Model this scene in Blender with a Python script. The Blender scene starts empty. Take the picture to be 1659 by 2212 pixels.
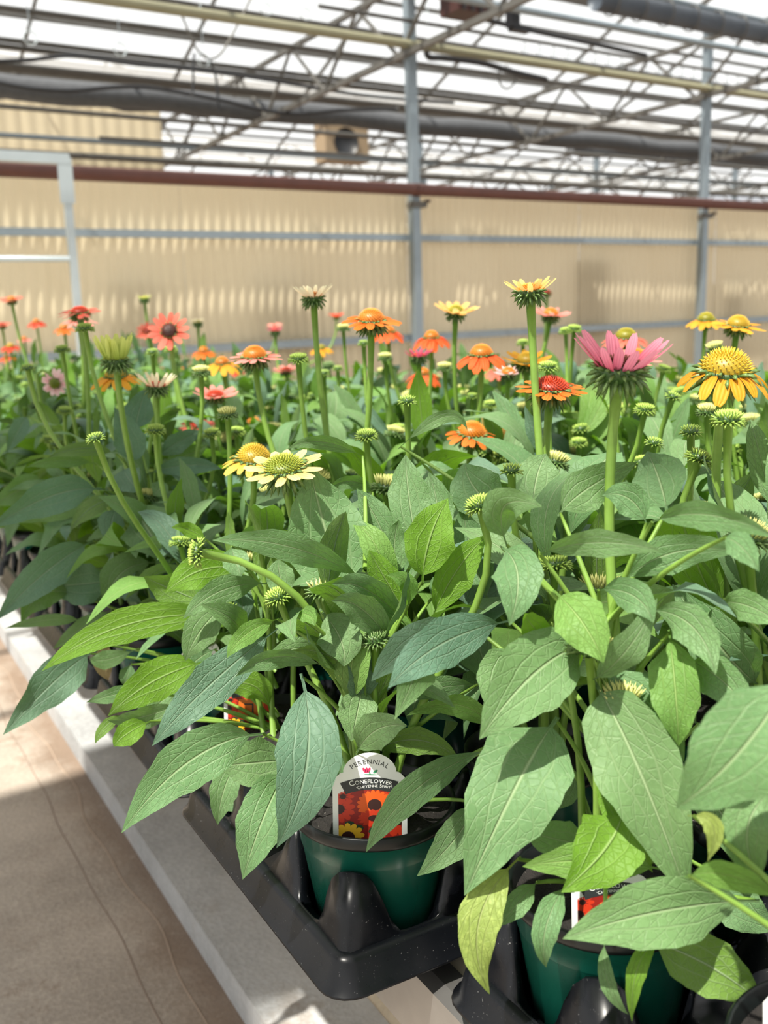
import bpy, math, random
import numpy as np
from mathutils import Vector, Matrix
rnd = random.Random(7)
nrs = np.random.RandomState(5)

# ---------------------------------------------------------------- camera, sky, sun, exposure
FPX, CX, CY, CAMH = 2150.0, 829.5, 1106.0, 1.28
def nz(v):
    v = np.array(v, float); return v / np.linalg.norm(v)
_vl = nz([-420 - CX, 715 - CY, FPX]); _vr = nz([4050 - CX, 563 - CY, FPX])
_up = np.cross(_vl, _vr); _up = nz(-_up if _up[1] > 0 else _up)
RM = np.stack([np.cross(_vl, _up), _vl, _up])          # camera (right, down, forward) -> world
CAM = np.array([0, 0, CAMH])
scene = bpy.context.scene
col = scene.collection
cd = bpy.data.cameras.new('camera'); cam = bpy.data.objects.new('camera', cd); col.objects.link(cam)
cd.sensor_fit = 'VERTICAL'; cd.sensor_height = 36.0; cd.lens = FPX / 2212 * 36.0
cd.clip_start = .02; cd.clip_end = 300
cd.dof.use_dof = True; cd.dof.focus_distance = 0.98; cd.dof.aperture_fstop = 6.5
m = np.stack([RM[:, 0], -RM[:, 1], -RM[:, 2]], axis=1)
M4 = Matrix.Identity(4)
for i in range(3):
    for j in range(3): M4[i][j] = m[i, j]
M4.translation = Vector(CAM); cam.matrix_world = M4
scene.camera = cam
w = bpy.data.worlds.new('world'); scene.world = w; w.use_nodes = True
bg = w.node_tree.nodes['Background']; bg.inputs[0].default_value = (.93, .96, 1, 1); bg.inputs[1].default_value = 0.66
sd = bpy.data.lights.new('sun', 'SUN'); sd.energy = 9.0; sd.angle = math.radians(.9); sd.color = (1, .94, .84)
sun = bpy.data.objects.new('sun', sd); col.objects.link(sun)
SUN = nz([-1.0, -0.42, 2.0])                           # direction towards the sun
sun.rotation_euler = Vector(SUN).to_track_quat('Z', 'Y').to_euler(); sun.location = (-4, 0, 9)
vs = scene.view_settings
vs.view_transform = 'Standard'; vs.look = 'None'; vs.gamma = 1; vs.use_curve_mapping = False; vs.exposure = 0.36

def ray(u, v): return RM @ np.array([(u - CX) / FPX, (v - CY) / FPX, 1.0])
def at(u, v, dep): return CAM + ray(u, v) * dep
def onz(u, v, z):
    r = ray(u, v); return CAM + r * ((z - CAMH) / r[2])

# ---------------------------------------------------------------- materials
def lin(c):
    return tuple(((x / 255) / 12.92 if x / 255 <= .04045 else ((x / 255 + .055) / 1.055) ** 2.4) for x in c)
def col4(c): return (*c, 1)
class NT:
    def __init__(s, name):
        s.m = bpy.data.materials.new(name); s.m.use_nodes = True
        s.t = s.m.node_tree; s.n = s.t.nodes; s.l = s.t.links
        s.b = s.n['Principled BSDF']; s.o = s.n['Material Output']
    def add(s, typ, **kw):
        x = s.n.new(typ)
        for k, v in kw.items():
            if k == 'op': x.operation = v
            elif k.startswith('i'): 
                key = int(k[1:])
                if hasattr(v, 'is_output') or isinstance(v, bpy.types.NodeSocket): s.l.new(v, x.inputs[key])
                else: x.inputs[key].default_value = v
            else: setattr(x, k, v)
        return x
    def math(s, op, a, b=0.0, c=None):
        x = s.n.new('ShaderNodeMath'); x.operation = op
        for i, v in enumerate((a, b, c)):
            if v is None: continue
            if isinstance(v, bpy.types.NodeSocket): s.l.new(v, x.inputs[i])
            else: x.inputs[i].default_value = v
        return x.outputs[0]
    def mix(s, f, a, b, blend='MIX'):
        x = s.n.new('ShaderNodeMix'); x.data_type = 'RGBA'; x.blend_type = blend
        for i, v in ((0, f), (6, a), (7, b)):
            if isinstance(v, bpy.types.NodeSocket): s.l.new(v, x.inputs[i])
            elif i == 0: x.inputs[0].default_value = v
            else: x.inputs[i].default_value = col4(v)
        return x.outputs[2]
    def noise(s, scale, detail=4, vec=None, rough=.55):
        x = s.n.new('ShaderNodeTexNoise'); x.inputs['Scale'].default_value = scale
        x.inputs['Detail'].default_value = detail; x.inputs['Roughness'].default_value = rough
        if vec is not None: s.l.new(vec, x.inputs['Vector'])
        return x.outputs['Fac']
    def ramp(s, f, a, b):
        x = s.n.new('ShaderNodeMapRange'); s.l.new(f, x.inputs[0]); x.inputs[1].default_value = a; x.inputs[2].default_value = b
        return x.outputs[0]
    def coord(s, k='Object'):
        return s.n.new('ShaderNodeTexCoord').outputs[k]
    def set(s, k, v):
        if isinstance(v, bpy.types.NodeSocket): s.l.new(v, s.b.inputs[k])
        else: s.b.inputs[k].default_value = v
    def bump(s, h, strength=.3, dist=.002):
        x = s.n.new('ShaderNodeBump'); x.inputs['Strength'].default_value = strength; x.inputs['Distance'].default_value = dist
        s.l.new(h, x.inputs['Height']); s.l.new(x.outputs[0], s.b.inputs['Normal']); return x.outputs[0]

def plain(name, c, rough=.5, metal=0.0, spec=.5, var=.12, vscale=20, bump=0):
    k = NT(name); n = k.noise(vscale, 4, k.coord())
    cc = k.mix(n, tuple(x * (1 - var) for x in c), tuple(min(1, x * (1 + var)) for x in c))
    k.set('Base Color', cc); k.set('Roughness', rough); k.set('Metallic', metal); k.set('Specular IOR Level', spec)
    if bump: k.bump(n, bump, .003)
    return k.m

def leaf_material(name, top, under, vein, trans, tcol, dusty=.25, net=.22):
    k = NT(name)
    uv = k.coord('UV'); sep = k.add('ShaderNodeSeparateXYZ', i0=uv); U, V = sep.outputs[0], sep.outputs[1]
    a = k.math('ABSOLUTE', k.math('MULTIPLY', k.math('SUBTRACT', U, .5), 2.0))
    oi = k.n.new('ShaderNodeObjectInfo'); R = oi.outputs['Random']
    rib = k.math('SUBTRACT', 1.0, k.ramp(a, .015, .06))
    # one arching side nerve each side plus laterals
    arc = k.math('ABSOLUTE', k.math('SUBTRACT', a, k.math('MULTIPLY', k.math('SUBTRACT', 1.0, k.math('POWER', V, 3.0)), .5)))
    nerve = k.math('SUBTRACT', 1.0, k.ramp(arc, .0, .045))
    lat = k.math('FRACT', k.math('ADD', k.math('SUBTRACT', k.math('MULTIPLY', V, 9.0), k.math('MULTIPLY', a, 2.6)), R))
    latl = k.math('SUBTRACT', 1.0, k.ramp(k.math('ABSOLUTE', k.math('SUBTRACT', lat, .5)), .0, .07))
    mp = k.n.new('ShaderNodeMapping'); k.l.new(uv, mp.inputs[0]); mp.inputs['Scale'].default_value = (7, 19, 1)
    vo = k.n.new('ShaderNodeTexVoronoi'); vo.feature = 'DISTANCE_TO_EDGE'; k.l.new(mp.outputs[0], vo.inputs['Vector']); vo.inputs['Scale'].default_value = 1
    netl = k.math('SUBTRACT', 1.0, k.ramp(vo.outputs['Distance'], .0, .07))
    v1 = k.math('MAXIMUM', k.math('MULTIPLY', rib, .95), k.math('MULTIPLY', nerve, .45))
    v1 = k.math('MAXIMUM', v1, k.math('MULTIPLY', latl, .3))
    v1 = k.math('MAXIMUM', v1, k.math('MULTIPLY', netl, net))
    nn = k.noise(9, 5, k.coord())
    fine = k.noise(260, 3, k.coord())
    dark = tuple(x * .62 for x in top); lite = tuple(min(1, x * 1.45 + .01) for x in top)
    c = k.mix(nn, dark, lite)
    c = k.mix(k.math('MULTIPLY', R, .55), c, tuple((top[0] * .75, top[1] * .95, top[2] * 1.15)))
    c = k.mix(k.math('MULTIPLY', k.ramp(fine, .5, .75), dusty), c, tuple(min(1, x * 1.8 + .05) for x in top))
    geo = k.n.new('ShaderNodeNewGeometry')
    c = k.mix(geo.outputs['Backfacing'], c, under)
    c = k.mix(v1, c, vein)
    k.set('Base Color', c); k.set('Roughness', .55); k.set('Specular IOR Level', .32)
    h = k.math('SUBTRACT', k.math('MULTIPLY', nn, .8), k.math('ADD', k.math('MULTIPLY', v1, .55), k.math('MULTIPLY', fine, -.12)))
    nrm = k.bump(h, .8, .003)
    tr = k.n.new('ShaderNodeBsdfTranslucent'); tc = k.mix(v1, tcol, tuple(x * .5 for x in tcol)); k.l.new(tc, tr.inputs[0]); k.l.new(nrm, tr.inputs['Normal'])
    mx = k.n.new('ShaderNodeMixShader'); mx.inputs[0].default_value = trans
    k.l.new(k.b.outputs[0], mx.inputs[1]); k.l.new(tr.outputs[0], mx.inputs[2]); k.l.new(mx.outputs[0], k.o.inputs[0])
    return k.m
L_MAT = leaf_material('leaf_mature', (.122, .218, .080), (.130, .235, .040), (.27, .37, .19), .24, (.17, .38, .025))
L_YNG = leaf_material('leaf_young', (.140, .262, .052), (.130, .265, .024), (.28, .42, .13), .32, (.22, .48, .02))
L_BLU = leaf_material('leaf_glaucous', (.098, .178, .108), (.120, .205, .056), (.20, .29, .19), .20, (.13, .30, .035))
L_YEL = leaf_material('leaf_ageing', (.230, .290, .060), (.22, .29, .05), (.33, .39, .14), .28, (.30, .42, .04), .5, .15)
L_DRY = leaf_material('leaf_withered', (.22, .17, .08), (.2, .16, .08), (.3, .24, .12), .2, (.3, .24, .08))
LM = {'m': L_MAT, 'y': L_YNG, 'b': L_BLU, 'a': L_YEL, 'd': L_DRY}

def petal_material(name, base, tip, tr=.35):
    k = NT(name); uv = k.coord('UV'); sep = k.add('ShaderNodeSeparateXYZ', i0=uv); U, V = sep.outputs[0], sep.outputs[1]
    c = k.mix(V, base, tip)
    s = k.math('SINE', k.math('MULTIPLY', U, 22.0)); s2 = k.math('MULTIPLY_ADD', s, .5, .5)
    c = k.mix(k.math('MULTIPLY', s2, .35), c, tuple(x * .6 for x in base))
    oi = k.n.new('ShaderNodeObjectInfo')
    c = k.mix(k.math('MULTIPLY', oi.outputs['Random'], .35), c, tuple(min(1, x * 1.2 + .04) for x in tip))
    k.set('Base Color', c); k.set('Roughness', .55); k.set('Specular IOR Level', .25)
    k.bump(s2, .4, .0012)
    trn = k.n.new('ShaderNodeBsdfTranslucent'); k.l.new(c, trn.inputs[0])
    mx = k.n.new('ShaderNodeMixShader'); mx.inputs[0].default_value = tr
    k.l.new(k.b.outputs[0], mx.inputs[1]); k.l.new(trn.outputs[0], mx.inputs[2]); k.l.new(mx.outputs[0], k.o.inputs[0])
    return k.m
PC = {}
for nm, b, t in [('pink', (198, 62, 96), (240, 150, 170)), ('gold', (240, 140, 20), (250, 176, 50)), ('orange', (225, 85, 18), (245, 130, 45)),
                 ('yellow', (240, 170, 40), (250, 205, 100)), ('pale', (244, 190, 90), (252, 224, 160)), ('coral', (222, 80, 60), (245, 130, 110)),
                 ('red', (205, 45, 28), (232, 82, 50)), ('vermil', (225, 66, 22), (240, 110, 45)), ('salmon', (232, 110, 96), (248, 160, 150)),
                 ('maroon', (140, 30, 60), (215, 90, 120)), ('cream', (232, 186, 140), (246, 232, 196)), ('stripe', (196, 118, 50), (240, 214, 130)),
                 ('lime', (130, 160, 40), (222, 226, 130)), ('rust', (165, 85, 60), (225, 150, 130)), ('rose', (235, 170, 175), (250, 205, 205)), ('peach', (240, 150, 60), (250, 200, 130))]:
    PC[nm] = petal_material('petal_' + nm, tuple(min(.95, x * 1.12) for x in lin(b)), tuple(min(.95, x * 1.12) for x in lin(t)), .48)
def cone_material(name, low, tip):
    k = NT(name); uv = k.coord('UV'); sep = k.add('ShaderNodeSeparateXYZ', i0=uv)
    k.set('Base Color', k.mix(sep.outputs[1], low, tip)); k.set('Roughness', .45); return k.m
CM = {'gold': cone_material('cone_gold', lin((150, 128, 24)), lin((240, 190, 50))), 'orange': cone_material('cone_orange', lin((176, 104, 22)), lin((245, 150, 40))),
      'red': cone_material('cone_red', lin((140, 44, 16)), lin((232, 74, 36))), 'olive': cone_material('cone_olive', lin((120, 118, 20)), lin((196, 180, 40))),
      'green': cone_material('cone_green', lin((96, 112, 22)), lin((176, 180, 62))), 'dark': cone_material('cone_dark', lin((50, 18, 10)), lin((130, 56, 30))),
      'bud': cone_material('bud_bracts', lin((52, 92, 30)), lin((178, 206, 92))), 'budp': cone_material('bud_pale', lin((80, 110, 40)), lin((226, 224, 140))),
      'bract': cone_material('calyx_bracts', lin((50, 82, 32)), lin((118, 146, 78))), 'budd': cone_material('bud_dark', lin((45, 74, 34)), lin((118, 146, 82)))}
STEM = plain('stem_green', lin((112, 146, 58)), .5, var=.3, vscale=60)
POTG = plain('pot_green_plastic', (.004, .070, .048), .25, spec=.5, var=.15, vscale=40)
POTK = plain('pot_black_plastic', (.004, .006, .006), .35, spec=.35)
def tray_material():
    k = NT('tray_black_plastic'); n = k.noise(45, 3, k.coord()); f = k.noise(420, 2, k.coord())
    dust = k.math('MULTIPLY', k.ramp(f, .68, .74), k.ramp(n, .45, .62))
    c = k.mix(dust, (.003, .0035, .005), (.14, .14, .14)); k.set('Base Color', c); k.set('Roughness', k.math('MULTIPLY_ADD', n, .2, .2)); k.set('Specular IOR Level', .32)
    return k.m
TRAY = tray_material()
def soil_material():
    k = NT('potting_soil'); f = k.noise(330, 3, k.coord()); n = k.noise(90, 5, k.coord())
    c = k.mix(n, (.003, .0025, .002), (.016, .012, .010)); c = k.mix(k.ramp(f, .70, .74), c, (.45, .43, .38))
    k.set('Base Color', c); k.set('Roughness', .9); k.bump(n, 1.0, .01); return k.m
SOIL = soil_material()
GALV = plain('galvanised_steel', lin((140, 152, 160)), .45, .55, var=.15, vscale=8)
GALVB = plain('galvanised_steel_bright', lin((178, 188, 192)), .4, .4, var=.12, vscale=8)
STEELD = plain('weathered_steel', lin((96, 94, 90)), .55, .4, var=.25, vscale=6)
PIPEG = plain('painted_pipe', lin((138, 136, 112)), .5, .1, var=.15, vscale=6)
BROWN = plain('rusty_brown_pipe', lin((92, 56, 48)), .5, .1, var=.25, vscale=9)
BLACK = plain('black_rubber', (.012, .013, .016), .45)
SCREEN = plain('folded_shade_cloth', lin((78, 80, 84)), .8, var=.3, vscale=12)
DUCT = plain('dark_curtain_duct', lin((70, 78, 88)), .5, .2, var=.25, vscale=10)
MAROON = plain('maroon_metal', lin((70, 40, 36)), .5, .2)
CREAM = plain('cream_panel', lin((216, 206, 184)), .5, var=.08)
WHITE = plain('tag_white_plastic', (.78, .80, .79), .35, var=.03)
INK = plain('ink_charcoal', lin((42, 46, 48)), .5)
ALU = plain('aluminium', lin((150, 148, 146)), .3, .8, var=.12, vscale=30)
def concrete(name, base, stain, line=False):
    k = NT(name); co = k.coord(); n = k.noise(2.2, 8, co, .65); g = k.noise(90, 4, co); b = k.noise(.9, 3, co)
    c = k.mix(k.ramp(n, .38, .68), tuple(x * .72 for x in base), tuple(min(1, x * 1.2) for x in base))
    n2 = k.noise(5.5, 7, co, .7)
    c = k.mix(k.math('MULTIPLY', k.ramp(n2, .52, .66), k.ramp(b, .4, .6)), c, stain)
    c = k.mix(k.math('MULTIPLY', k.ramp(g, .45, .75), .35), c, tuple(min(1, x * 1.5) for x in base))
    if line:   # brown silt washed along the foot of the kerb, pale scuffs, dark grit
        sx = k.add('ShaderNodeSeparateXYZ', i0=co).outputs[0]; n3 = k.noise(7, 6, co, .7); e = k.math('ADD', sx, k.math('MULTIPLY', k.math('SUBTRACT', n3, .5), .22))
        c = k.mix(k.math('MULTIPLY', k.ramp(e, .42, .52), .75), c, stain)
        c = k.mix(k.math('MULTIPLY', k.ramp(k.noise(14, 6, co, .7), .58, .7), .5), c, tuple(min(1, x * 1.35) for x in base))
        c = k.mix(k.math('MULTIPLY', k.ramp(k.noise(160, 2, co), .66, .72), .6), c, tuple(x * .35 for x in base))
    k.set('Base Color', c); k.set('Roughness', k.math('MULTIPLY_ADD', n, -.5, .85)); k.bump(g, .5, .005); return k.m
FLOOR = concrete('concrete_walk', lin((168, 156, 144)), lin((114, 92, 74)), True)
KERB = concrete('concrete_kerb', lin((170, 172, 174)), lin((140, 128, 116)))
CRM_FLOOR = concrete('cream_concrete', lin((205, 196, 180)), lin((170, 156, 136)))
def wallmat(name='cream_polycarbonate', c0=(226, 210, 176), c1=(240, 228, 198)):
    k = NT(name); co = k.coord(); n = k.noise(.8, 4, co)
    c = k.mix(n, lin(c0), lin(c1)); k.set('Base Color', c); k.set('Roughness', .5)
    tr = k.n.new('ShaderNodeBsdfTranslucent'); k.l.new(c, tr.inputs[0])
    mx = k.n.new('ShaderNodeMixShader'); mx.inputs[0].default_value = .5
    k.l.new(k.b.outputs[0], mx.inputs[1]); k.l.new(tr.outputs[0], mx.inputs[2]); k.l.new(mx.outputs[0], k.o.inputs[0]); return k.m
WALLM = wallmat(); WALLW = wallmat('clear_polycarbonate', (226, 232, 238), (236, 242, 248))
def glassmat():
    k = NT('roof_glazing'); t = k.n.new('ShaderNodeBsdfTransparent'); t.inputs[0].default_value = (.97, .985, .98, 1)
    tr = k.n.new('ShaderNodeBsdfTranslucent'); tr.inputs[0].default_value = (.95, .96, .96, 1)
    mx = k.n.new('ShaderNodeMixShader'); mx.inputs[0].default_value = .18
    k.l.new(t.outputs[0], mx.inputs[1]); k.l.new(tr.outputs[0], mx.inputs[2]); k.l.new(mx.outputs[0], k.o.inputs[0]); return k.m
GLASS = glassmat()
def flat(name, c): return plain(name, lin(c), .5, var=.06, vscale=300)

# ---------------------------------------------------------------- mesh helpers
def mesh(name, verts, faces, mats, uvs=None, smooth=True, mi=None):
    me = bpy.data.meshes.new(name); me.from_pydata([tuple(map(float, v)) for v in verts], [], faces)
    for mm in (mats if isinstance(mats, (list, tuple)) else [mats]): me.materials.append(mm)
    if uvs is not None:
        l = me.uv_layers.new(name='UVMap'); idx = np.empty(len(me.loops), np.int32); me.loops.foreach_get('vertex_index', idx)
        l.data.foreach_set('uv', np.asarray(uvs, np.float32)[idx].ravel())
    if smooth: me.polygons.foreach_set('use_smooth', [True] * len(me.polygons))
    if mi is not None: me.polygons.foreach_set('material_index', mi)
    me.update(); return me
def obj(name, me, parent=None, loc=None, mat=None):
    o = bpy.data.objects.new(name, me); col.objects.link(o)
    if parent is not None: o.parent = parent
    if mat is not None: o.matrix_local = mat
    elif loc is not None: o.location = tuple(map(float, loc))
    return o
def tag(o, label, cat, group=None):
    o['label'] = label; o['category'] = cat
    if group: o['group'] = group
    return o
def empty(name, loc, label, cat, group=None, rz=0):
    o = bpy.data.objects.new(name, None); col.objects.link(o); o.location = tuple(map(float, loc)); o.rotation_euler = (0, 0, rz); o.empty_display_size = .05
    return tag(o, label, cat, group)
class MB:
    def __init__(s): s.v = []; s.f = []; s.uv = []; s.mi = []
    def box(s, c, d, ax=None, mi=0):
        ax = np.eye(3) if ax is None else np.asarray(ax)
        n = len(s.v); c = np.asarray(c, float)
        for sx in (-1, 1):
            for sy in (-1, 1):
                for sz in (-1, 1): s.v.append(c + ax[0] * sx * d[0] / 2 + ax[1] * sy * d[1] / 2 + ax[2] * sz * d[2] / 2); s.uv.append((0, 0))
        for q in ((0, 1, 3, 2), (4, 6, 7, 5), (0, 4, 5, 1), (2, 3, 7, 6), (0, 2, 6, 4), (1, 5, 7, 3)): s.f.append(tuple(n + i for i in q)); s.mi.append(mi)
        return s
    def beam(s, a, b, wd, ht=None, mi=0):
        a = np.asarray(a, float); b = np.asarray(b, float); x = nz(b - a); up = np.array([0, 0, 1.]) if abs(x[2]) < .95 else np.array([1., 0, 0])
        y = nz(np.cross(up, x)); z = np.cross(x, y); return s.box((a + b) / 2, (np.linalg.norm(b - a), wd, ht or wd), (x, y, z), mi)
    def tube(s, pts, rad, n=8, cap=True, mi=0):
        pts = [np.asarray(p, float) for p in pts]; rad = rad if hasattr(rad, '__len__') else [rad] * len(pts); st = len(s.v); ref = None
        for i, p in enumerate(pts):
            t = nz(pts[min(i + 1, len(pts) - 1)] - pts[max(i - 1, 0)])
            if ref is None: ref = np.array([1., 0, 0]) if abs(t[0]) < .8 else np.array([0, 1., 0])
            y = nz(np.cross(t, ref)); z = np.cross(y, t); ref = z
            for k in range(n):
                th = 2 * math.pi * k / n; s.v.append(p + rad[i] * (math.cos(th) * z + math.sin(th) * y)); s.uv.append((k / n, i / max(1, len(pts) - 1)))
        for i in range(len(pts) - 1):
            for k in range(n): s.f.append((st + i * n + k, st + i * n + (k + 1) % n, st + (i + 1) * n + (k + 1) % n, st + (i + 1) * n + k)); s.mi.append(mi)
        if cap:
            s.f.append(tuple(st + k for k in range(n))); s.f.append(tuple(st + (len(pts) - 1) * n + k for k in reversed(range(n)))); s.mi += [mi, mi]
        return s
    def lathe(s, prof, n=32, c=(0, 0, 0), mi=0):
        st = len(s.v)
        for (r, z) in prof:
            for k in range(n):
                th = 2 * math.pi * k / n; s.v.append(np.array([c[0] + r * math.cos(th), c[1] + r * math.sin(th), c[2] + z])); s.uv.append((k / n, 0))
        for i in range(len(prof) - 1):
            for k in range(n): s.f.append((st + i * n + k, st + i * n + (k + 1) % n, st + (i + 1) * n + (k + 1) % n, st + (i + 1) * n + k)); s.mi.append(mi if not callable(mi) else mi(i))
        return s
    def spike(s, p, d, L, r, curve=None, mi=0, v0=0.0, v1=1.0):
        """thin three-sided spine from p along d"""
        d = nz(d); ref = np.array([0, 0, 1.]) if abs(d[2]) < .9 else np.array([1., 0, 0]); y = nz(np.cross(d, ref)); z = np.cross(d, y); st = len(s.v)
        mid = np.asarray(p) + d * L * .55; tip = np.asarray(p) + d * L
        if curve is not None: tip = tip + np.asarray(curve) * L
        for k in range(3):
            th = 2.1 * k; o = math.cos(th) * y + math.sin(th) * z; s.v.append(np.asarray(p) + r * o); s.uv.append((0, v0))
        for k in range(3):
            th = 2.1 * k; o = math.cos(th) * y + math.sin(th) * z; s.v.append(mid + r * .85 * o); s.uv.append((0, (v0 + v1) / 2))
        s.v.append(tip); s.uv.append((0, v1))
        for k in range(3):
            k2 = (k + 1) % 3; s.f.append((st + k, st + k2, st + 3 + k2, st + 3 + k)); s.f.append((st + 3 + k, st + 3 + k2, st + 6)); s.mi += [mi, mi]
        return s
    def me(s, name, mats, smooth=True): return mesh(name, s.v, s.f, mats, s.uv, smooth, s.mi)

# ---------------------------------------------------------------- greenhouse shell
E1 = RM @ _vr; E1 = nz([E1[0], E1[1], 0]); E2 = np.array([0, 1., 0]); UPZ = np.array([0, 0, 1.])
WO = at(890, 650, 10.0); WO[2] = 0
def G(a, b, z): return WO + E1 * a + E2 * b + UPZ * z
WN = np.array([-E1[1], E1[0], 0])
def onwall(u, v, b=0.0):
    r = ray(u, v); p0 = WO + E2 * b; t = WN @ (p0 - CAM) / (WN @ r); p = CAM + r * t; return (p - p0) @ E1, p[2]
def struct(o): o['kind'] = 'structure'; return o

fl = obj('floor', MB().box((4, 12, -.06), (40, 60, .12)).me('floor', FLOOR, False)); struct(fl)
# joint lines cast in the walkway: thin raised and sunk cement seams
def seam(x0, ys, wob, r):
    pts = [(x0 + wob * math.sin(y * 7.3) + wob * .6 * math.sin(y * 17), y, -.0009) for y in ys]
    return MB().tube(pts, r, 5)
obj('cement_seam', seam(.411, np.arange(.9, 6, .06), .004, .0022).me('cement_seam', plain('seam_dark', lin((128, 112, 100)), .9)), fl)
obj('cement_seam', seam(.485, np.arange(.9, 6, .05), .010, .0026).me('cement_seam', plain('seam_light', lin((150, 132, 116)), .9)), fl)
kb = MB().box((.634, 6.0, .035), (.184, 16, .07)).me('kerb', KERB, False)
trim1 = struct(obj('trim_1', kb)); 
trim2 = struct(obj('trim_2', MB().box((1.97, 6.0, .034), (2.485, 16, .068)).me('trim', CRM_FLOOR, False)))

# partition wall of corrugated sheets
def side_wall(name, p, d, L):
    w_ = struct(obj(name, MB().beam(np.array(p) + UPZ * .05, np.array(p) + np.array(d) * L + UPZ * .05, .1, .1).me('wall_sill', KERB, False)))
    nn_ = np.array([-d[1], d[0], 0.]); d = np.array(d, float)
    me = mesh('corrugated_panel', [tuple(d * (i * .05) + nn_ * .012 * math.cos(i * math.pi) + UPZ * zz) for i in range(41) for zz in (.05, 4.5)], [(2 * i, 2 * i + 2, 2 * i + 3, 2 * i + 1) for i in range(40)], WALLW)
    for i in range(int(L / 2.0)): obj('corrugated_panel', me, w_, loc=np.array(p) + d * 2.0 * i)
side_wall('wall_left', (-5.9, -4.3, 0), (0, 1, 0), 12.0); side_wall('wall_front', (-5.9, -4.3, 0), (1, 0, 0), 22.0); side_wall('wall_right', (16.1, -4.3, 0), (0, 1, 0), 14.0)
PIPEZ, MIDZ, LOWZ = 2.42, 1.985, 1.01
wall = struct(obj('wall_back', MB().beam(G(-14, .07, .05), G(22, .07, .05), .1, .1).me('wall_sill', KERB, False)))
pitch, amp, pw, wtop = .1, .011, 1.2, 2.44
def corr():
    vs_, fs = [], []; n = int(pw / pitch * 6)
    for i in range(n + 1):
        x = i * pw / n; y = amp * math.cos(2 * math.pi * x / pitch)
        for z in (.05, wtop): vs_.append((x, y, z))
    for i in range(n): fs.append((2 * i, 2 * i + 2, 2 * i + 3, 2 * i + 1))
    return mesh('corrugated_panel', vs_, fs, WALLM)
cm = corr(); th = math.atan2(E1[1], E1[0])
for i in range(-11, 18):
    p = G(i * pw, .05 + (.006 if i % 2 else 0), 0); obj('corrugated_panel', cm, wall, mat=Matrix.Translation(Vector(p)) @ Matrix.Rotation(th, 4, 'Z'))
for nm, z, h in (('girt', MIDZ, .062), ('girt', LOWZ, .07)):
    obj(nm, MB().beam(G(-14, -.0, z), G(22, -.0, z), .06, h).me('girt', GALV, False), wall)
# stacked goods standing just outside the translucent sheets
GREY = plain('dark_tarp', lin((60, 60, 54)), .8)
def outside(u0, u1, v, label, zt=None, b=.25, dep=.3, name='stacked_crates', cat='crates'):
    a0, z = onwall(u0, v, b); a1, _ = onwall(u1, v, b); z = zt or z; b = b * .3 + .10
    o = empty(name, G((a0 + a1) / 2, b + dep / 2, 0), label, cat, 'goods stacked behind the sheets')
    n = max(2, int(z / .4)); hh = z / n
    for i in range(n):
        mb = MB(); mb.box((0, 0, (i + .5) * hh), (a1 - a0 - .02 * (i % 2), dep, hh - .012), (E1, E2, UPZ)); obj('crate', mb.me('crate', GREY, False), o)
outside(1235, 1310, 560, 'dark tall stack showing through the wall beside the rail end', b=.1)
outside(1548, 1590, 612, 'narrow dark stack showing through the wall past the far post', b=.18)
outside(205, 330, 610, 'dark square stack showing through the wall by the steel frame', b=.3)
outside(500, 640, 612, 'low wide stack showing faintly through the wall between posts', b=.45)
low = empty('concrete_block_row', G(4, 1.2, 0), 'grey block row showing through the foot of the wall', 'blocks')
for i in range(24): obj('block', MB().box((0, 0, 0), (1.28, .3, .86), (E1, E2, UPZ)).me('block', GREY, False), low, loc=E1 * (i * 1.3 - 16) + UPZ * .44)

# posts of the wall line and beyond
SP = 4.37
def post(a, b, z1, wdt, label, grp=None, cap=True):
    o = empty('steel_post', G(a, b, 0), label, 'post', grp)
    obj('shaft', MB().box((0, 0, z1 / 2), (wdt, wdt, z1), (E1, E2, UPZ)).me('shaft', GALV, False), o)
    if cap:
        obj('clamp', MB().box((.02, -.02, PIPEZ - .13), (.17, .12, .055), (E1, E2, UPZ)).me('clamp', STEELD, False), o)
        obj('bolt', MB().tube([(.11, -.1, PIPEZ - .10), (.11, -.04, PIPEZ - .10)], .018, 8).me('bolt', MAROON), o)
    return o
post(0, -.09, 4.542, .092, 'grey galvanised post standing at the wall behind the orange blooms')
post(SP, -.09, 4.542, .092, 'grey galvanised post at the wall behind the yellow blooms')
for i in range(1, 4):
    for j in range(1, 4): post(SP * (i + (0 if j > 1 else 0)), 6.4 * j, 4.542, .09, 'thin steel post rising into the trusses beyond the partition wall', 'posts beyond the wall', False)
hp = empty('heating_pipe', G(4, -.12, 2.42), 'long rust brown pipe running along the top of the corrugated wall', 'pipe')
obj('pipe', MB().tube([G(-9, -.19, 2.42) - G(4, -.12, 2.42), G(10.5, -.19, 2.42) - G(4, -.12, 2.42)], .056, 14).me('pipe', BROWN), hp)
obj('weld_collar', MB().tube([G(-.05, -.19, 2.42) - G(4, -.12, 2.42), G(.0, -.19, 2.42) - G(4, -.12, 2.42)], .06, 14).me('pipe', BROWN), hp)

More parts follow.
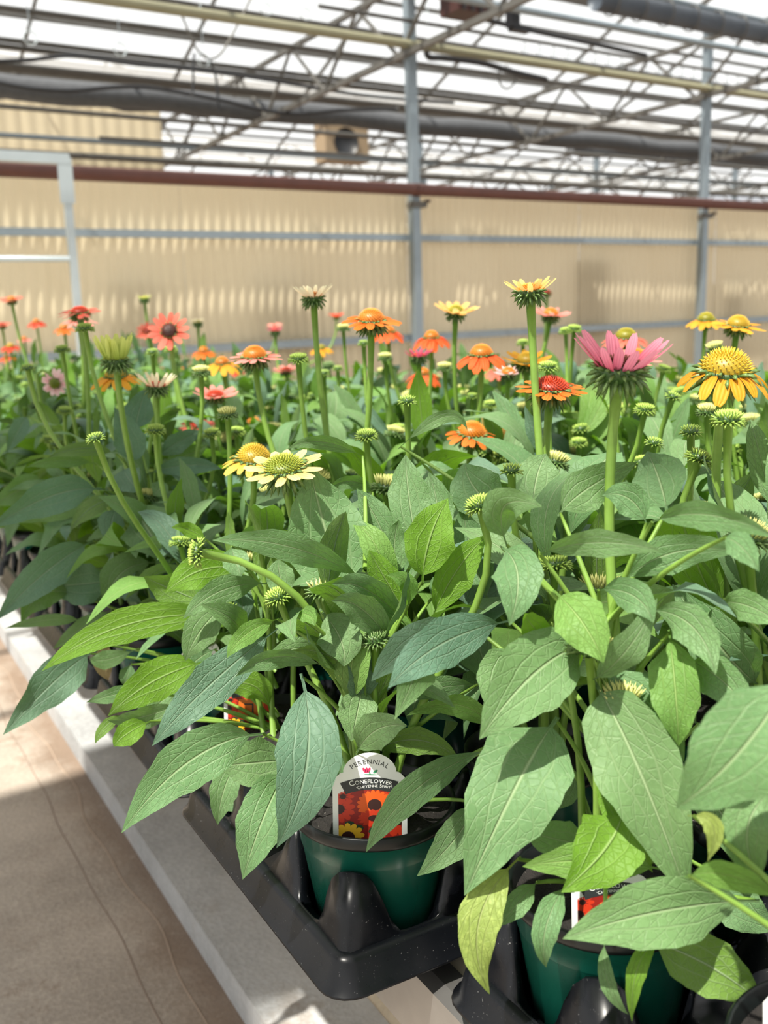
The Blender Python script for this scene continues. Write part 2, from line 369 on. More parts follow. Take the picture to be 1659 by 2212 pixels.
# free-standing galvanised frame on the left
FD = 7.4
fp = at(166, 650, FD); fx = fp.copy(); fx[2] = 0
fr = empty('pipe_gantry', fx, 'bright galvanised gantry with cross bar standing before the wall', 'gantry')
ztop = at(150, 356, FD)[2]
obj('upright', MB().box((0, 0, ztop / 2), (.056, .056, ztop), (E1, E2, UPZ)).me('upright', GALVB, False), fr)
obj('gusset', MB().box((-.005, -.03, ztop - .14), (.105, .012, .32), (E1, E2, UPZ)).me('gusset', GALVB, False), fr)
obj('top_rail', MB().beam((.03, -.0, ztop + .01), -E1 * 2.6 + UPZ * (ztop + .01), .07, .07).me('top_rail', GALVB, False), fr)
zc = at(160, 560, FD)[2]
obj('cross_bar', MB().tube([(0, 0, zc), -E1 * 2.6 + UPZ * zc], .022, 8).me('cross_bar', GALVB), fr)
obj('upright', MB().box(-E1 * 2.6 + UPZ * ztop / 2, (.056, .056, ztop), (E1, E2, UPZ)).me('upright', GALVB, False), fr)

# roof: gutters, ridges, glazing bars, panes
ceil = struct(obj('ceiling', MB().beam(G(-11.2, -12.8, 4.565), G(26.2, -12.8, 4.565), .16, .05).me('gutter', STEELD, False)))
SPAN, ZE, ZR = 6.4, 4.60, 5.70
GZ = 4.565
def roofz(b): f_ = (b / SPAN) % 1.0; return ZE + (ZR - ZE) * (1 - abs(2 * f_ - 1))
A0, A1, BAR = -11.2, 26.2, 2.2
Wd = math.hypot(SPAN / 2, ZR - ZE)
barm = {}; panem = {}
for s in (0, 1):
    z0, z1 = (ZE, ZR) if s == 0 else (ZR, ZE)
    barm[s] = MB().beam((0, 0, z0), (0, SPAN / 2, z1), .035, .05).me('glazing_bar', STEELD, False)
    q = E1 * (BAR - .02)
    panem[s] = mesh('pane', [(.02 * E1[0], .02 * E1[1], z0 + .03), (q[0], q[1], z0 + .03), (q[0], q[1] + SPAN / 2, z1 + .03), (.02 * E1[0], .02 * E1[1] + SPAN / 2, z1 + .03)], [(0, 1, 2, 3)], GLASS, smooth=False)
for k in range(-2, 6):
    b = k * SPAN
    if k != -2: obj('gutter', MB().beam(G(A0, b, GZ), G(A1, b, GZ), .16, .05).me('gutter', STEELD, False), ceil)
    obj('ridge', MB().beam(G(A0, b + SPAN / 2, ZR), G(A1, b + SPAN / 2, ZR), .06, .07).me('ridge', STEELD, False), ceil)
    for s in (0, 1):
        for f in (.2, .4, .6, .8):
            z = (ZE + (ZR - ZE) * f) if s == 0 else (ZR + (ZE - ZR) * f)
            obj('purlin', MB().beam(G(A0, b + (s + f) * SPAN / 2, z - .05), G(A1, b + (s + f) * SPAN / 2, z - .05), .045, .05).me('purlin', STEELD, False), ceil)
        for i in range(int((A1 - A0) / BAR)):
            p = G(A0 + i * BAR, b + s * SPAN / 2, 0); obj('glazing_bar', barm[s], ceil, loc=p); obj('pane', panem[s], ceil, loc=p)
# trusses in the bench direction
webm = [MB().beam((0, 0, 0), (0, .8, .62), .03).me('web', STEELD, False), MB().beam((0, 0, .62), (0, .8, 0), .03).me('web', STEELD, False)]
B0, B1, TZ = -9.6, 33.6, 3.657
def webclear(b, z, rad):
    """free space between a line crossing the trusses at (b, z) and their members"""
    c = min(abs(z - TZ) - .0275, abs(z - TZ - .62) - .025) - rad
    for q in range(int((b - B0) / .8) - 1, int((b - B0) / .8) + 2):
        h0, h1 = (0, .62) if q % 2 == 0 else (.62, 0); y0 = B0 + q * .8; dy_, dz_ = .8, h1 - h0
        t_ = max(0, min(1, ((b - y0) * dy_ + (z - TZ - h0) * dz_) / (dy_ ** 2 + dz_ ** 2)))
        c = min(c, math.hypot(b - y0 - t_ * dy_, z - TZ - h0 - t_ * dz_) - .017 - rad)
    return c
def bof(p): return (WN @ (p - WO)) / WN[1]
def clearz(u, v, z, rad):
    best = None
    for k_ in range(0, 34):
        zz = z + .01 * ((k_ + 1) // 2) * (1 if k_ % 2 else -1); c = webclear(bof(onz(u, v, zz)), zz, rad)
        if best is None or c > best[0]: best = (c, zz)
        if c > .002: return zz
    return best[1]
ordn = ['first', 'second', 'third', 'fourth', 'fifth', 'sixth', 'seventh', 'eighth', 'ninth', 'tenth', 'eleventh', 'twelfth']
for i in range(0, 6):
    a = i * SP
    t = empty('roof_truss', G(a - .0745, 0, TZ), 'weathered steel roof truss with zigzag webs, %s from the near post outward' % ordn[i], 'truss', 'roof trusses')
    obj('lower_chord', MB().beam((0, B0, 0), (0, B1, 0), .055).me('chord', STEELD, False), t)
    obj('upper_chord', MB().beam((0, B0, .62), (0, B1, .62), .05).me('chord', STEELD, False), t)
    for q in range(int((B1 - B0) / .8)): obj('web', webm[q % 2], t, loc=(0, B0 + q * .8, 0))
# cross trusses on the gutter lines beyond the wall
for j in range(1, 5):
    t = empty('lattice_girder', G(0, SPAN * j + .066, TZ - .5475), 'thin lattice girder spanning beyond the wall, %s behind it' % ordn[j - 1], 'girder', 'lattice girders')
    for zz in (0, .5): obj('chord', MB().beam(E1 * -6 + UPZ * zz, E1 * 24 + UPZ * zz, .04).me('chord', STEELD, False), t)
    for q in range(24):
        s0, s1 = ((0, .5) if q % 2 else (.5, 0)); obj('web', MB().beam(E1 * (-6 + q * 1.25) + UPZ * s0, E1 * (-4.75 + q * 1.25) + UPZ * s1, .024).me('web', STEELD, False), t)
# pipes and lines along the wall direction, located by a picture point and a mounting height
def along(u, v, z, r, mat, name, label, cat, a0=-11, a1=22, n=10, square=False, fix=True):
    p = onz(u, v, clearz(u, v, z, r) if fix else z); c = p.copy()
    o = tag(obj(name, (MB().beam(E1 * a0, E1 * a1, 2 * r, 2 * r) if square else MB().tube([E1 * a0, E1 * a1], r, n)).me(name, mat, not square), loc=c), label, cat); return o
along(890, 97, onwall(890, 97, -.18)[1], .042, PIPEG, 'heating_pipe', 'pale olive pipe crossing both wall posts just under the trusses', 'pipe', a1=10.4, fix=False)
along(1400, 72, 3.93, .034, GALV, 'water_pipe', 'blue grey pipe running under the roof above the black hose', 'pipe', a1=7.9, fix=False)
along(400, 145, 4.0, .03, STEELD, 'water_pipe', 'dark steel pipe with a cable lying along it', 'pipe')
along(400, 187, 3.95, .035, STEELD, 'water_pipe', 'thick weathered pipe just above the folded shade cloth', 'pipe')
along(400, 318, 3.721, .035, GALV, 'water_pipe', 'grey pipe low over the steel gantry beyond the wall', 'pipe', fix=False)
along(400, 350, 3.5, .045, STEELD, 'water_pipe', 'lowest dark pipe seen right above the brown pipe', 'pipe')
along(400, 262, 3.8, .03, STEELD, 'water_pipe', 'thin dark pipe below the folded shade cloth', 'pipe')
along(1300, 113, 3.9, .018, STEELD, 'support_wire', 'thin wire strung with small hooks under the roof', 'wire', a0=-3.5, a1=8, fix=False)
for q_, (u_, v_, z_) in enumerate(((1400, 160, 4.25), (1400, 205, 4.15), (1400, 250, 4.05), (1400, 285, 3.95), (1400, 380, 3.715))):
    along(u_, v_, z_, .028, STEELD, 'water_pipe', 'weathered pipe beyond the wall posts, %s below the hook wire' % ('first', 'second', 'third', 'fourth', 'fifth')[q_], 'pipe', a0=-11, a1=24)
# folded shade cloth
def bundle(u, v, z, label, a0, a1, r, mat, name='shade_cloth'):
    z = clearz(u, v, max(z, 3.86), r * 1.15 + .02); p = onz(u, v, z); mb = MB(); pts = []; rad = []
    n = 60
    for i in range(n + 1):
        a = a0 + (a1 - a0) * i / n; pts.append(E1 * a + UPZ * (-.02 * math.sin(i * 1.3))); rad.append(r * (1 + .07 * math.sin(i * 2.1) + .08 * rnd.random()))
    mb.tube(pts, rad, 10); return tag(obj(name, mb.me(name, mat), loc=p), label, 'shade cloth')
bundle(400, 222, 3.86, 'long bundle of folded dark shade cloth beyond the wall', -10, 22, .13, SCREEN)
bundle(100, 205, 3.95, 'second cloth bundle drawn up over the cream gable', -8, 3, .09, SCREEN)
bundle(1400, 335, 4.0, 'distant bundle of folded shade cloth beneath the far trusses', -2, 22, .11, SCREEN)
# roller duct at the upper right with straps
dp = onz(1450, 32, 3.9); du = empty('curtain_roller', dp, 'dark blue grey curtain roller with strap rings under the roof', 'roller')
obj('roll', MB().tube([E1 * -1.0, E1 * 9], .095, 14).me('roll', DUCT), du)
obj('carrier_tube', MB().tube([E1 * -1.0 + UPZ * .16 + E2 * .1, E1 * 9 + UPZ * .16 + E2 * .1], .03, 8).me('carrier_tube', GALV), du)
for i in range(16):
    c = E1 * (-.8 + i * .36); pts = [c + UPZ * (.115 * math.sin(t_)) + E2 * (.115 * math.cos(t_)) for t_ in np.linspace(0, 2 * math.pi, 13)]
    obj('strap', MB().tube(pts, .007, 5, False).me('strap', STEELD), du)
# cream gable and fan box beyond the wall
a0, z0 = onwall(-40, 330, 6.2); a1, z1 = onwall(345, 225, 6.2)
gw = struct(obj('wall_gable', MB().beam(G(a0 - 4, 6.25, z0 - .1), G(a1, 6.25, z0 - .1), .06, .08).me('gable_rail', STEELD, False)))
gh = z1 - z0 + .1
gp = mesh('gable_sheet', [tuple(E1 * (i * .05) + E2 * .012 * math.cos(i * math.pi / 2) + UPZ * zz) for i in range(21) for zz in (0, gh)], [(2 * i, 2 * i + 2, 2 * i + 3, 2 * i + 1) for i in range(20)], WALLM)
for i in range(int((a1 - a0 + 4) / 1.0)): obj('gable_sheet', gp, gw, loc=G(a1 - 1 - i, 6.2, z0 - .1))
a0, z0 = onwall(705, 345, 6.02); a1, z1 = onwall(795, 270, 6.02)
fb = empty('fan_box', G((a0 + a1) / 2, 6.02, z0), 'cream fan box with a dark opening hanging beyond the wall', 'fan box')
obj('housing', MB().box((0, .2, (z1 - z0) / 2), (a1 - a0, .4, z1 - z0), (E1, E2, UPZ)).me('housing', plain('tan_metal', lin((150, 130, 104)), .6), False), fb)
obj('fan_opening', MB().tube([UPZ * (z1 - z0) * .5 - E2 * .02 - E1 * .03, UPZ * (z1 - z0) * .5 + E2 * .05 - E1 * .03], (z1 - z0) * .38, 20).me('fan_opening', BLACK), fb)
for s_ in (-1, 1): obj('hanger', MB().beam(E1 * s_ * (a1 - a0) * .4 + E2 * .3 + UPZ * (z1 - z0), E1 * s_ * (a1 - a0) * .4 + E2 * .3 + UPZ * (GZ - z0), .025).me('hanger', STEELD, False), fb)
# equipment near the middle post
p = onz(1008, 8, 4.05); hb = empty('heater_box', p, 'dark maroon metal box hung from the truss by the middle post', 'box')
obj('casing', MB().box((0, 0, .02), (.42, .3, .26), (E1, E2, UPZ)).me('casing', MAROON, False), hb)
for i in range(4): obj('louver', MB().box(E1 * (-.15 + i * .1) - E2 * .16 + UPZ * .0, (.02, .03, .22), (E1, E2, UPZ)).me('louver', BLACK, False), hb)
obj('bracket', MB().beam(-E1 * .425 + UPZ * .198, E1 * .35 + UPZ * .198, .05, .10).me('bracket', STEELD, False), hb)
p = onz(1108, 38, 3.9); sb = empty('sensor_unit', p, 'black climate sensor hanging beside the maroon box', 'sensor')
obj('body', MB().box((0, 0, 0), (.1, .1, .17), (E1, E2, UPZ)).me('body', BLACK, False), sb)
obj('neck', MB().tube([(0, 0, .08), (0, 0, roofz(bof(p)) - p[2] - .02)], .03, 8).me('neck', BLACK), sb)
obj('foot', MB().box(E1 * .08 + UPZ * -.09, (.22, .09, .05), (E1, E2, UPZ)).me('foot', BLACK, False), sb)
def wpts(lst, z): return [onz(u, v, z) for u, v in lst]
def cable(lst, z, r, mat, name, label, cat):
    P = wpts(lst, z); out = []
    for i in range(len(P) - 1):
        p0, p1, p2, p3 = P[max(i - 1, 0)], P[i], P[i + 1], P[min(i + 2, len(P) - 1)]
        for t in np.linspace(0, 1, 7)[:-1]:
            out.append(.5 * (2 * p1 + (p2 - p0) * t + (2 * p0 - 5 * p1 + 4 * p2 - p3) * t * t + (3 * p1 - p0 - 3 * p2 + p3) * t ** 3))
    out.append(P[-1]); c = out[0]; return tag(obj(name, MB().tube([q - c for q in out], r, 7).me(name, mat), loc=c), label, cat)
def cablew(lst, b, r, mat, name, label, cat):
    P = []
    for u, v in lst: a, z = onwall(u, v, b); P.append(G(a, b, z))
    out = []
    for i in range(len(P) - 1):
        p0, p1, p2, p3 = P[max(i - 1, 0)], P[i], P[i + 1], P[min(i + 2, len(P) - 1)]
        for t in np.linspace(0, 1, 7)[:-1]:
            out.append(.5 * (2 * p1 + (p2 - p0) * t + (2 * p0 - 5 * p1 + 4 * p2 - p3) * t * t + (3 * p1 - p0 - 3 * p2 + p3) * t ** 3))
    out.append(P[-1]); c = out[0]; return tag(obj(name, MB().tube([q - c for q in out], r, 7).me(name, mat), loc=c), label, cat)
cablew([(920, 110), (928, 124), (960, 126), (1040, 136), (1110, 156), (1180, 172)], -.3, .03, BLACK, 'rubber_hose', 'black hose elbowing away from the middle post along the olive pipe', 'hose')
cablew([(1005, 30), (1060, 45), (1150, 66), (1280, 94), (1396, 120)], -.5, .026, BLACK, 'rubber_hose', 'straight black hose end reaching past the sensor', 'hose')
cablew([(-20, 133), (60, 130), (160, 121), (300, 140), (420, 150), (600, 176), (780, 205), (980, 222)], 2.2, .022, BLACK, 'power_cable', 'black cable sagging along the dark pipe at upper left', 'cable')
cablew([(-20, 175), (60, 190), (150, 196), (250, 188), (330, 190), (470, 215), (560, 236), (640, 246), (740, 238), (860, 236)], 2.6, .024, BLACK, 'power_cable', 'lower black cable drooping in waves over the cloth bundle', 'cable')
cablew([(378, 0), (400, 50), (425, 105), (452, 127), (480, 112), (515, 50), (545, -10)], 1.0, .011, STEELD, 'loop_wire', 'thin wire loop hanging under the left roof panes', 'wire')
cablew([(420, 115), (417, 150), (418, 175), (415, 205)], 1.0, .012, BLACK, 'hanging_chain', 'short dark chain hanging straight from the wire loop', 'chain')
cablew([(452, 127), (466, 165), (470, 200), (474, 240)], 1.0, .012, BLACK, 'hanging_chain', 'longer dark cable end dangling beside the short chain', 'chain')
cablew([(1095, 142), (1078, 156), (1080, 180), (1095, 192), (1112, 178), (1113, 158), (1100, 146)], -.3, .01, STEELD, 'loop_wire', 'thin wire hoop hanging on the black elbowed hose', 'wire')
# small hooks on the wire
hk = MB().tube([np.array([0, 0, .1]), np.array([0, 0, .03])] + [np.array([.028 * math.sin(t), 0, -.0 + .028 * math.cos(t)]) for t in np.linspace(0, 5.2, 11)], .005, 5).me('hook', GALV)
for i in range(22):
    p = onz(1300, 113, 3.9) + E1 * (-1.1 + i * .2) - UPZ * .1; tag(obj('hanging_hook', hk, loc=p), 'small curled wire hook hanging from the support wire', 'hook', 'hooks on the support wire')
rg = MB().tube([np.array([.055 * math.sin(t), 0, .055 * math.cos(t)]) for t in np.linspace(0, 2 * math.pi, 15)], .007, 5, False).me('ring', GALVB)
for u, v in ((66, 82), (260, 107), (440, 130), (660, 30), (575, 20), (925, 98)):
    a, z = onwall(u, v, .8); o = empty('wire_ring', G(a, .8, z), 'pale wire ring hanging on a thread below the roof', 'ring', 'rings on threads')
    obj('loop', rg, o); obj('thread', MB().tube([(0, 0, .055), (0, 0, roofz(.8) - z + .02)], .004, 4).me('thread', GALVB), o)
# drawn shade screen overhead, shading the aisle and the row behind the front tray
def shade(y0, y1, x0, x1, z, label):
    vs_, fs = [], []; n = 30
    for i in range(n + 1):
        y = y0 + (y1 - y0) * i / n
        for x in (x0, x1): vs_.append((x, y, z + .05 * math.sin(i * 1.9))); 
    for i in range(n): fs.append((2 * i, 2 * i + 1, 2 * i + 3, 2 * i + 2))
    o = obj('shade_screen', mesh('shade_screen', vs_, fs, SCREEN))
    for y in (y0, y1): obj('carrier_wire', MB().tube([(-5.88, y, z), (5.2, y, z)], .004, 5).me('carrier_wire', STEELD), o)
    return tag(o, label, 'screen')
SZ = 3.6
def sunshift(z0): k = (SZ - z0) / SUN[2]; return SUN[0] * k, SUN[1] * k
dx, dy = sunshift(.07)
shade(1.52 + dy, 2.72 + dy, -3.6, -.72, SZ, 'partly drawn dark shade screen high above the aisle')

# ---------------------------------------------------------------- bench and trays
BZ = .64
be = empty('growing_bench', (1.08, 2.5, 0), 'long low growing bench with aluminium edge carrying the trays', 'bench')
obj('bench_top', MB().box((.31, .4, BZ - .02), (1.84, 6.6, .03)).me('bench_top', CREAM, False), be)
prof = [(-.635, .555), (-.635, .632), (-.622, .638), (-.600, .638), (-.600, .565), (-.606, .555)]
def edge(sx):
    v = [((x if sx > 0 else .62 - x), y, z) for y in (-2.9, 3.7) for x, z in prof]; n = len(prof); f = [(i, (i + 1) % n, n + (i + 1) % n, n + i) for i in range(n)] + [tuple(range(n)), tuple(reversed(range(n, 2 * n)))]
    return mesh('edge_rail', v, f, ALU, smooth=False)
obj('edge_rail', edge(1), be); obj('edge_rail', edge(-1), be)
for y in (-2.4, -.4, 1.6, 3.5):
    for x in (.15, .9): obj('leg', MB().box((x, y, (.068 + .61) / 2), (.05, .05, .61 - .068)).me('leg', GALV, False), be)

RIMZ, POTR, POTH = .796, .083, .140
LEDGE, SKB, PEAK, HC = .694, .664, .760, .096
PX, PY = .21, .24
def tray_mesh(nx, ny):
    mb = MB(); W = 2 * HC + PX * (nx - 1); D = 2 * HC + PY * (ny - 1)
    # cell surfaces
    for i in range(nx):
        for j in range(ny):
            cx, cy = HC + PX * i, HC + PY * j
            x0 = 0.012 if i == 0 else cx - PX / 2; x1 = W - .012 if i == nx - 1 else cx + PX / 2
            y0 = 0.012 if j == 0 else cy - PY / 2; y1 = D - .012 if j == ny - 1 else cy + PY / 2
            N = 64; rings = [[] for _ in range(6)]
            for k in range(N):
                t = 2 * math.pi * (k + .5) / N; c, s = math.cos(t), math.sin(t)
                d = abs(math.sin(2 * t)); pk = max(0, (d - .42) / .58) ** 1.25 ; pk = pk * pk * (3 - 2 * pk)
                tx = ((x1 - cx) / c) if c > 1e-6 else ((x0 - cx) / c if c < -1e-6 else 1e9); ty = ((y1 - cy) / s) if s > 1e-6 else ((y0 - cy) / s if s < -1e-6 else 1e9)
                R_ = min(tx, ty); ri = .0757; h = LEDGE + .002 + (PEAK - LEDGE) * pk
                ex = max(0.0, R_ - ri)
                rr = [(.060, BZ + .008), (.070, LEDGE - .005), (ri + .001, h - .004), (ri + .004 + .006 * pk, h), (ri + min(ex * .75, .010 + .022 * pk), LEDGE + .004 + (h - LEDGE) * .30), (max(R_, ri + .003), LEDGE)]
                rr[4] = (min(rr[4][0], rr[5][0] - .0005), rr[4][1])
                for q, (r, z) in enumerate(rr): rings[q].append((cx + r * c, cy + r * s, z))
            st = len(mb.v)
            for rg_ in rings:
                for v in rg_: mb.v.append(np.array(v)); mb.uv.append((0, 0))
            for q in range(5):
                for k in range(N): mb.f.append((st + q * N + k, st + q * N + (k + 1) % N, st + (q + 1) * N + (k + 1) % N, st + (q + 1) * N + k)); mb.mi.append(0)
            # cup seen from below
            mb.lathe([(.0, BZ + .001), (.058, BZ + .001), (.064, BZ + .006), (.074, LEDGE - .004)], 32, (cx, cy, 0))
    # skirt with rounded corners
    def rrect(o, z, r=.022, n=5):
        pts = []
        for (cx, cy, a) in ((W - r, D - r, 0), (r, D - r, 90), (r, r, 180), (W - r, r, 270)):
            for q in range(n + 1):
                t = math.radians(a + 90 * q / n); pts.append((cx + (r + o) * math.cos(t), cy + (r + o) * math.sin(t), z))
        return pts
    rings = [rrect(-.016, LEDGE + .003), rrect(-.008, LEDGE + .003), rrect(-.003, LEDGE - .002), rrect(.003, SKB + .006), rrect(.009, SKB + .002), rrect(.010, SKB), rrect(.004, SKB)]
    st = len(mb.v); n = len(rings[0])
    for rg_ in rings:
        for v in rg_: mb.v.append(np.array(v)); mb.uv.append((0, 0))
    for q in range(len(rings) - 1):
        for k in range(n): mb.f.append((st + q * n + k, st + q * n + (k + 1) % n, st + (q + 1) * n + (k + 1) % n, st + (q + 1) * n + k)); mb.mi.append(0)
    return mb.me('tray', TRAY)
TM = tray_mesh(3, 2)
X0, Y0, GAPX, GAPY = .442, .825, .024, .030
def gridx(i): return X0 + PX * i + (i // 3) * (2 * HC + GAPX - PX)
def gridy(j): return Y0 + PY * j + (j // 2) * (2 * HC + GAPY - PY)
NROW = 22
for tj in range(NROW // 2):
    for ti in range(3 if tj < 5 else 2):
        jx = 0 if tj == 0 else rnd.uniform(-.01, .02)
        lab = ('glossy black pot tray whose corner overhangs the bench edge below the lettered tag' if (ti, tj) == (0, 0) else
               'black pot tray, %s back along the %s' % (ordn[tj], ('aisle edge of the bench', 'middle of the bench', 'far side of the bench')[ti]))
        tag(obj('pot_tray', TM, loc=(gridx(ti * 3) - HC, gridy(tj * 2) - HC, 0)), lab, 'tray', 'black pot trays')
CXO, CYO = .535, .585
tag(obj('pot_tray', TM, loc=(CXO - HC, CYO - PY - HC, 0)), 'black pot tray set back on the bench in front of the overhanging tray', 'tray', 'black pot trays')

# ---------------------------------------------------------------- plants
def pot_mesh(dark=False):
    b = RIMZ - POTH
    prof = [(0, b), (.057, b), (.060, b + .004), (.0755, RIMZ - .038), (.0768, RIMZ - .036), (.0785, RIMZ - .016), (POTR - .001, RIMZ - .014), (POTR, RIMZ - .010), (POTR, RIMZ - .002), (POTR - .002, RIMZ), (POTR - .004, RIMZ - .002), (.074, RIMZ - .03)]
    return MB().lathe(prof, 40, (0, 0, -BZ), lambda i: 1 if i >= 5 else 0).me('pot', [POTG, POTK])
POTM = pot_mesh()
def soil_mesh():
    mb = MB(); prof = [(r, RIMZ - .016 + .004 * math.sin(r * 90)) for r in (.077, .066, .054, .040, .026, .012, .001)]
    mb.lathe(prof, 28, (0, 0, -BZ)); mb.v = [v + np.array([0, 0, nrs.uniform(-.003, .004)]) for v in mb.v]; return mb.me('soil', SOIL)
SOILM = soil_mesh()

def leaf_prof(t, shape=0.0):
    pet = .12
    x = np.clip((t - pet) / (1 - pet), 0, 1); a, b = .78 + shape * 2, 1.12; pk = a / (a + b)
    wv = (x ** a * (1 - x) ** b) / (pk ** a * (1 - pk) ** b)
    return np.maximum(wv, np.where(t < .2, .05, 0.0))
def leaf_mesh_from(P, S, N, W, nu=5, fold=.12, wave=.0, ph=0., mat=L_MAT, flip=False, shape=0.0, name='leaf', cup=0.0):
    nv = len(P) - 1; t = np.linspace(0, 1, nv + 1); wv = leaf_prof(t, shape) * W / 2 * (1 + .035 * np.sin(t * 21 + ph) + .03 * np.sin(t * 38 + 2 * ph))
    V, UV, Fc = [], [], []
    for i in range(nv + 1):
        for k in range(nu):
            a = -1 + 2 * k / (nu - 1); ww = wv[i]
            off = N[i] * (fold * abs(a) * ww - cup * (1 - a * a) * 0 + wave * W * (a * a) * math.sin(t[i] * 15 + ph + (1.9 if a > 0 else 0)) * min(1, ww / (W * .25)) - cup * a * a * ww)
            V.append(P[i] + S[i] * a * ww + off); UV.append(((a + 1) / 2, t[i]))
    for i in range(nv):
        for k in range(nu - 1):
            q = (i * nu + k, i * nu + k + 1, (i + 1) * nu + k + 1, (i + 1) * nu + k)
            Fc.append(q[::-1] if flip else q)
    return mesh(name, V, Fc, mat, UV)
def bez(p0, pm, p2, n):
    c = 2 * pm - .5 * (p0 + p2); t = np.linspace(0, 1, n + 1)[:, None]
    return (1 - t) ** 2 * p0 + 2 * t * (1 - t) * c + t * t * p2
def frames(P, up):
    T = np.gradient(P, axis=0); T /= np.linalg.norm(T, axis=1)[:, None]
    S = np.cross(T, up); S /= np.linalg.norm(S, axis=1)[:, None] + 1e-9; N = np.cross(S, T); return T, S, N
# canonical arching leaves (base at origin, growing along +X)
def canon(L, rise, droop, W, mat, twist=0., nv=11, nu=5):
    p0 = np.zeros(3); pm = np.array([L * .52, 0, rise]); p2 = np.array([L * .92, L * twist, rise - droop])
    P = bez(p0, pm, p2, nv); T, S, N = frames(P, np.tile(UPZ, (nv + 1, 1)))
    me = leaf_mesh_from(P, S, N, W, nu, rnd.uniform(.05, .3), rnd.uniform(.03, .08), rnd.uniform(0, 6), mat, shape=rnd.uniform(-.08, .06)); return me
LEAFS = []
for i in range(14):
    mt = [L_MAT, L_BLU, L_MAT, L_YNG, L_MAT, L_BLU, L_MAT][i % 7]
    LEAFS.append(canon(.13 + .012 * (i % 4), rnd.uniform(.02, .05), rnd.uniform(.02, .09), rnd.uniform(.036, .052), mt, rnd.uniform(-.12, .12)))
UPL = [canon(.11, .055, -.03, .034, m_, .05) for m_ in (L_MAT, L_YNG, L_BLU)]

def bud_mesh(r, pale=0, n=104):
    mb = MB(); mat0 = [CM['bract'], CM['bud'], CM['budp'], CM['budd']]
    mb.lathe([(.002, -.001), (r * .75, r * .08), (r * .95, r * .45), (r * .75, r * .8), (r * .3, r * .95), (.0005, r * .97)], 12, mi=0 if pale != 1 else 0)
    ga = 2.39996
    for i in range(n):
        f = i / n; th = i * ga
        if f < .42:   # outer bracts reflexing
            el = -.35 + .9 * f / .42; p = np.array([math.cos(th) * r * .85, math.sin(th) * r * .85, r * (.12 + .5 * f)])
            d = np.array([math.cos(th) * math.cos(el), math.sin(th) * math.cos(el), math.sin(el)]); mb.spike(p, d, r * .75, r * .13, np.array([0, 0, -.25 + .5 * f]), 3 if pale == 3 else 0 if pale == 2 else 1, .1, .8)
        else:
            g = (f - .42) / .58; rr = r * .92 * math.sqrt(1 - g); p = np.array([math.cos(th) * rr, math.sin(th) * rr, r * .62 + r * .2 * (1 - rr / r)])
            el = math.radians(50 + 35 * g); d = np.array([math.cos(th) * math.cos(el), math.sin(th) * math.cos(el), math.sin(el)])
            mb.spike(p, d, r * .55 * (1.5 if pale == 2 else 1), r * .10, None, {0: 1, 2: 2, 3: 3}.get(pale, 1), .25, 1.0)
    return mb.me('flower_bud', mat0)
BUDS = [bud_mesh(.0125), bud_mesh(.0125, 3), bud_mesh(.0125, 2), bud_mesh(.010, 0, 50)]
def stem_mesh(pts, r0, r1, n=7, name='stem'):
    rad = np.linspace(r0, r1, len(pts)); rad = list(rad); rad[-1] *= 1.25
    return MB().tube(pts, rad, n).me(name, STEM)
def stem_curve(p0, p3, d3, k=.45, n=12):
    h = np.linalg.norm(p3 - p0); p1 = p0 + UPZ * h * .45 + (p3 - p0) * np.array([.1, .1, 0]); p2 = p3 - nz(d3) * h * k
    t = np.linspace(0, 1, n)[:, None]; return (1 - t) ** 3 * p0 + 3 * t * (1 - t) ** 2 * p1 + 3 * t * t * (1 - t) * p2 + t ** 3 * p3

# prototypes of foliage: lists of (name, mesh, matrix)
SZ0 = RIMZ - .018 - BZ
def proto(seed, nleaf, nst, far=False, nb=3):
    r = random.Random(seed); out = []; stems = []
    for s in range(nst):
        th = 2 * math.pi * s / nst + r.uniform(-.4, .4); rad = r.uniform(.015, .05); h = r.uniform(.16, .27)
        p0 = np.array([.02 * math.cos(th), .02 * math.sin(th), SZ0]); p3 = np.array([math.cos(th) * rad * 1.6, math.sin(th) * rad * 1.6, SZ0 + h])
        pts = stem_curve(p0, p3, np.array([math.cos(th) * .25, math.sin(th) * .25, 1]), .4, 6); stems.append(pts); out.append(('stem', stem_mesh(pts, .0042, .003, 6), Matrix.Identity(4)))
    for i in range(nleaf):
        st = stems[i % nst]; f = (i // nst + r.random()) / (nleaf / nst); f = min(1, f)
        q = f * (len(st) - 1); a = int(min(q, len(st) - 2)); p = st[a] + (st[a + 1] - st[a]) * (q - a)
        th = i * 2.39996 + r.uniform(-.4, .4); pit = math.radians(r.uniform(-38, 5) - 22 * f)
        sc = r.uniform(.85, 1.25) * (1.1 - .38 * f)
        me = LEAFS[r.randrange(len(LEAFS))] if f < .93 else UPL[r.randrange(3)]
        m_ = Matrix.Translation(Vector(p)) @ Matrix.Rotation(th, 4, 'Z') @ Matrix.Rotation(pit, 4, 'Y') @ Matrix.Rotation(r.uniform(-.5, .5), 4, 'X') @ Matrix.Scale(sc, 4)
        out.append(('leaf', me, m_))
    for s in range(min(nb, nst)):
        p = stems[s][-1]; out.append(('flower_bud', BUDS[r.randrange(4)], Matrix.Translation(Vector(p)) @ Matrix.Rotation(r.uniform(-.4, .4), 4, 'X') @ Matrix.Scale(r.uniform(.8, 1.15), 4)))
    return out
PN = [proto(100 + i, 40, 5) for i in range(6)]
PF = [proto(200 + i, 26, 4, True, 3) for i in range(5)]

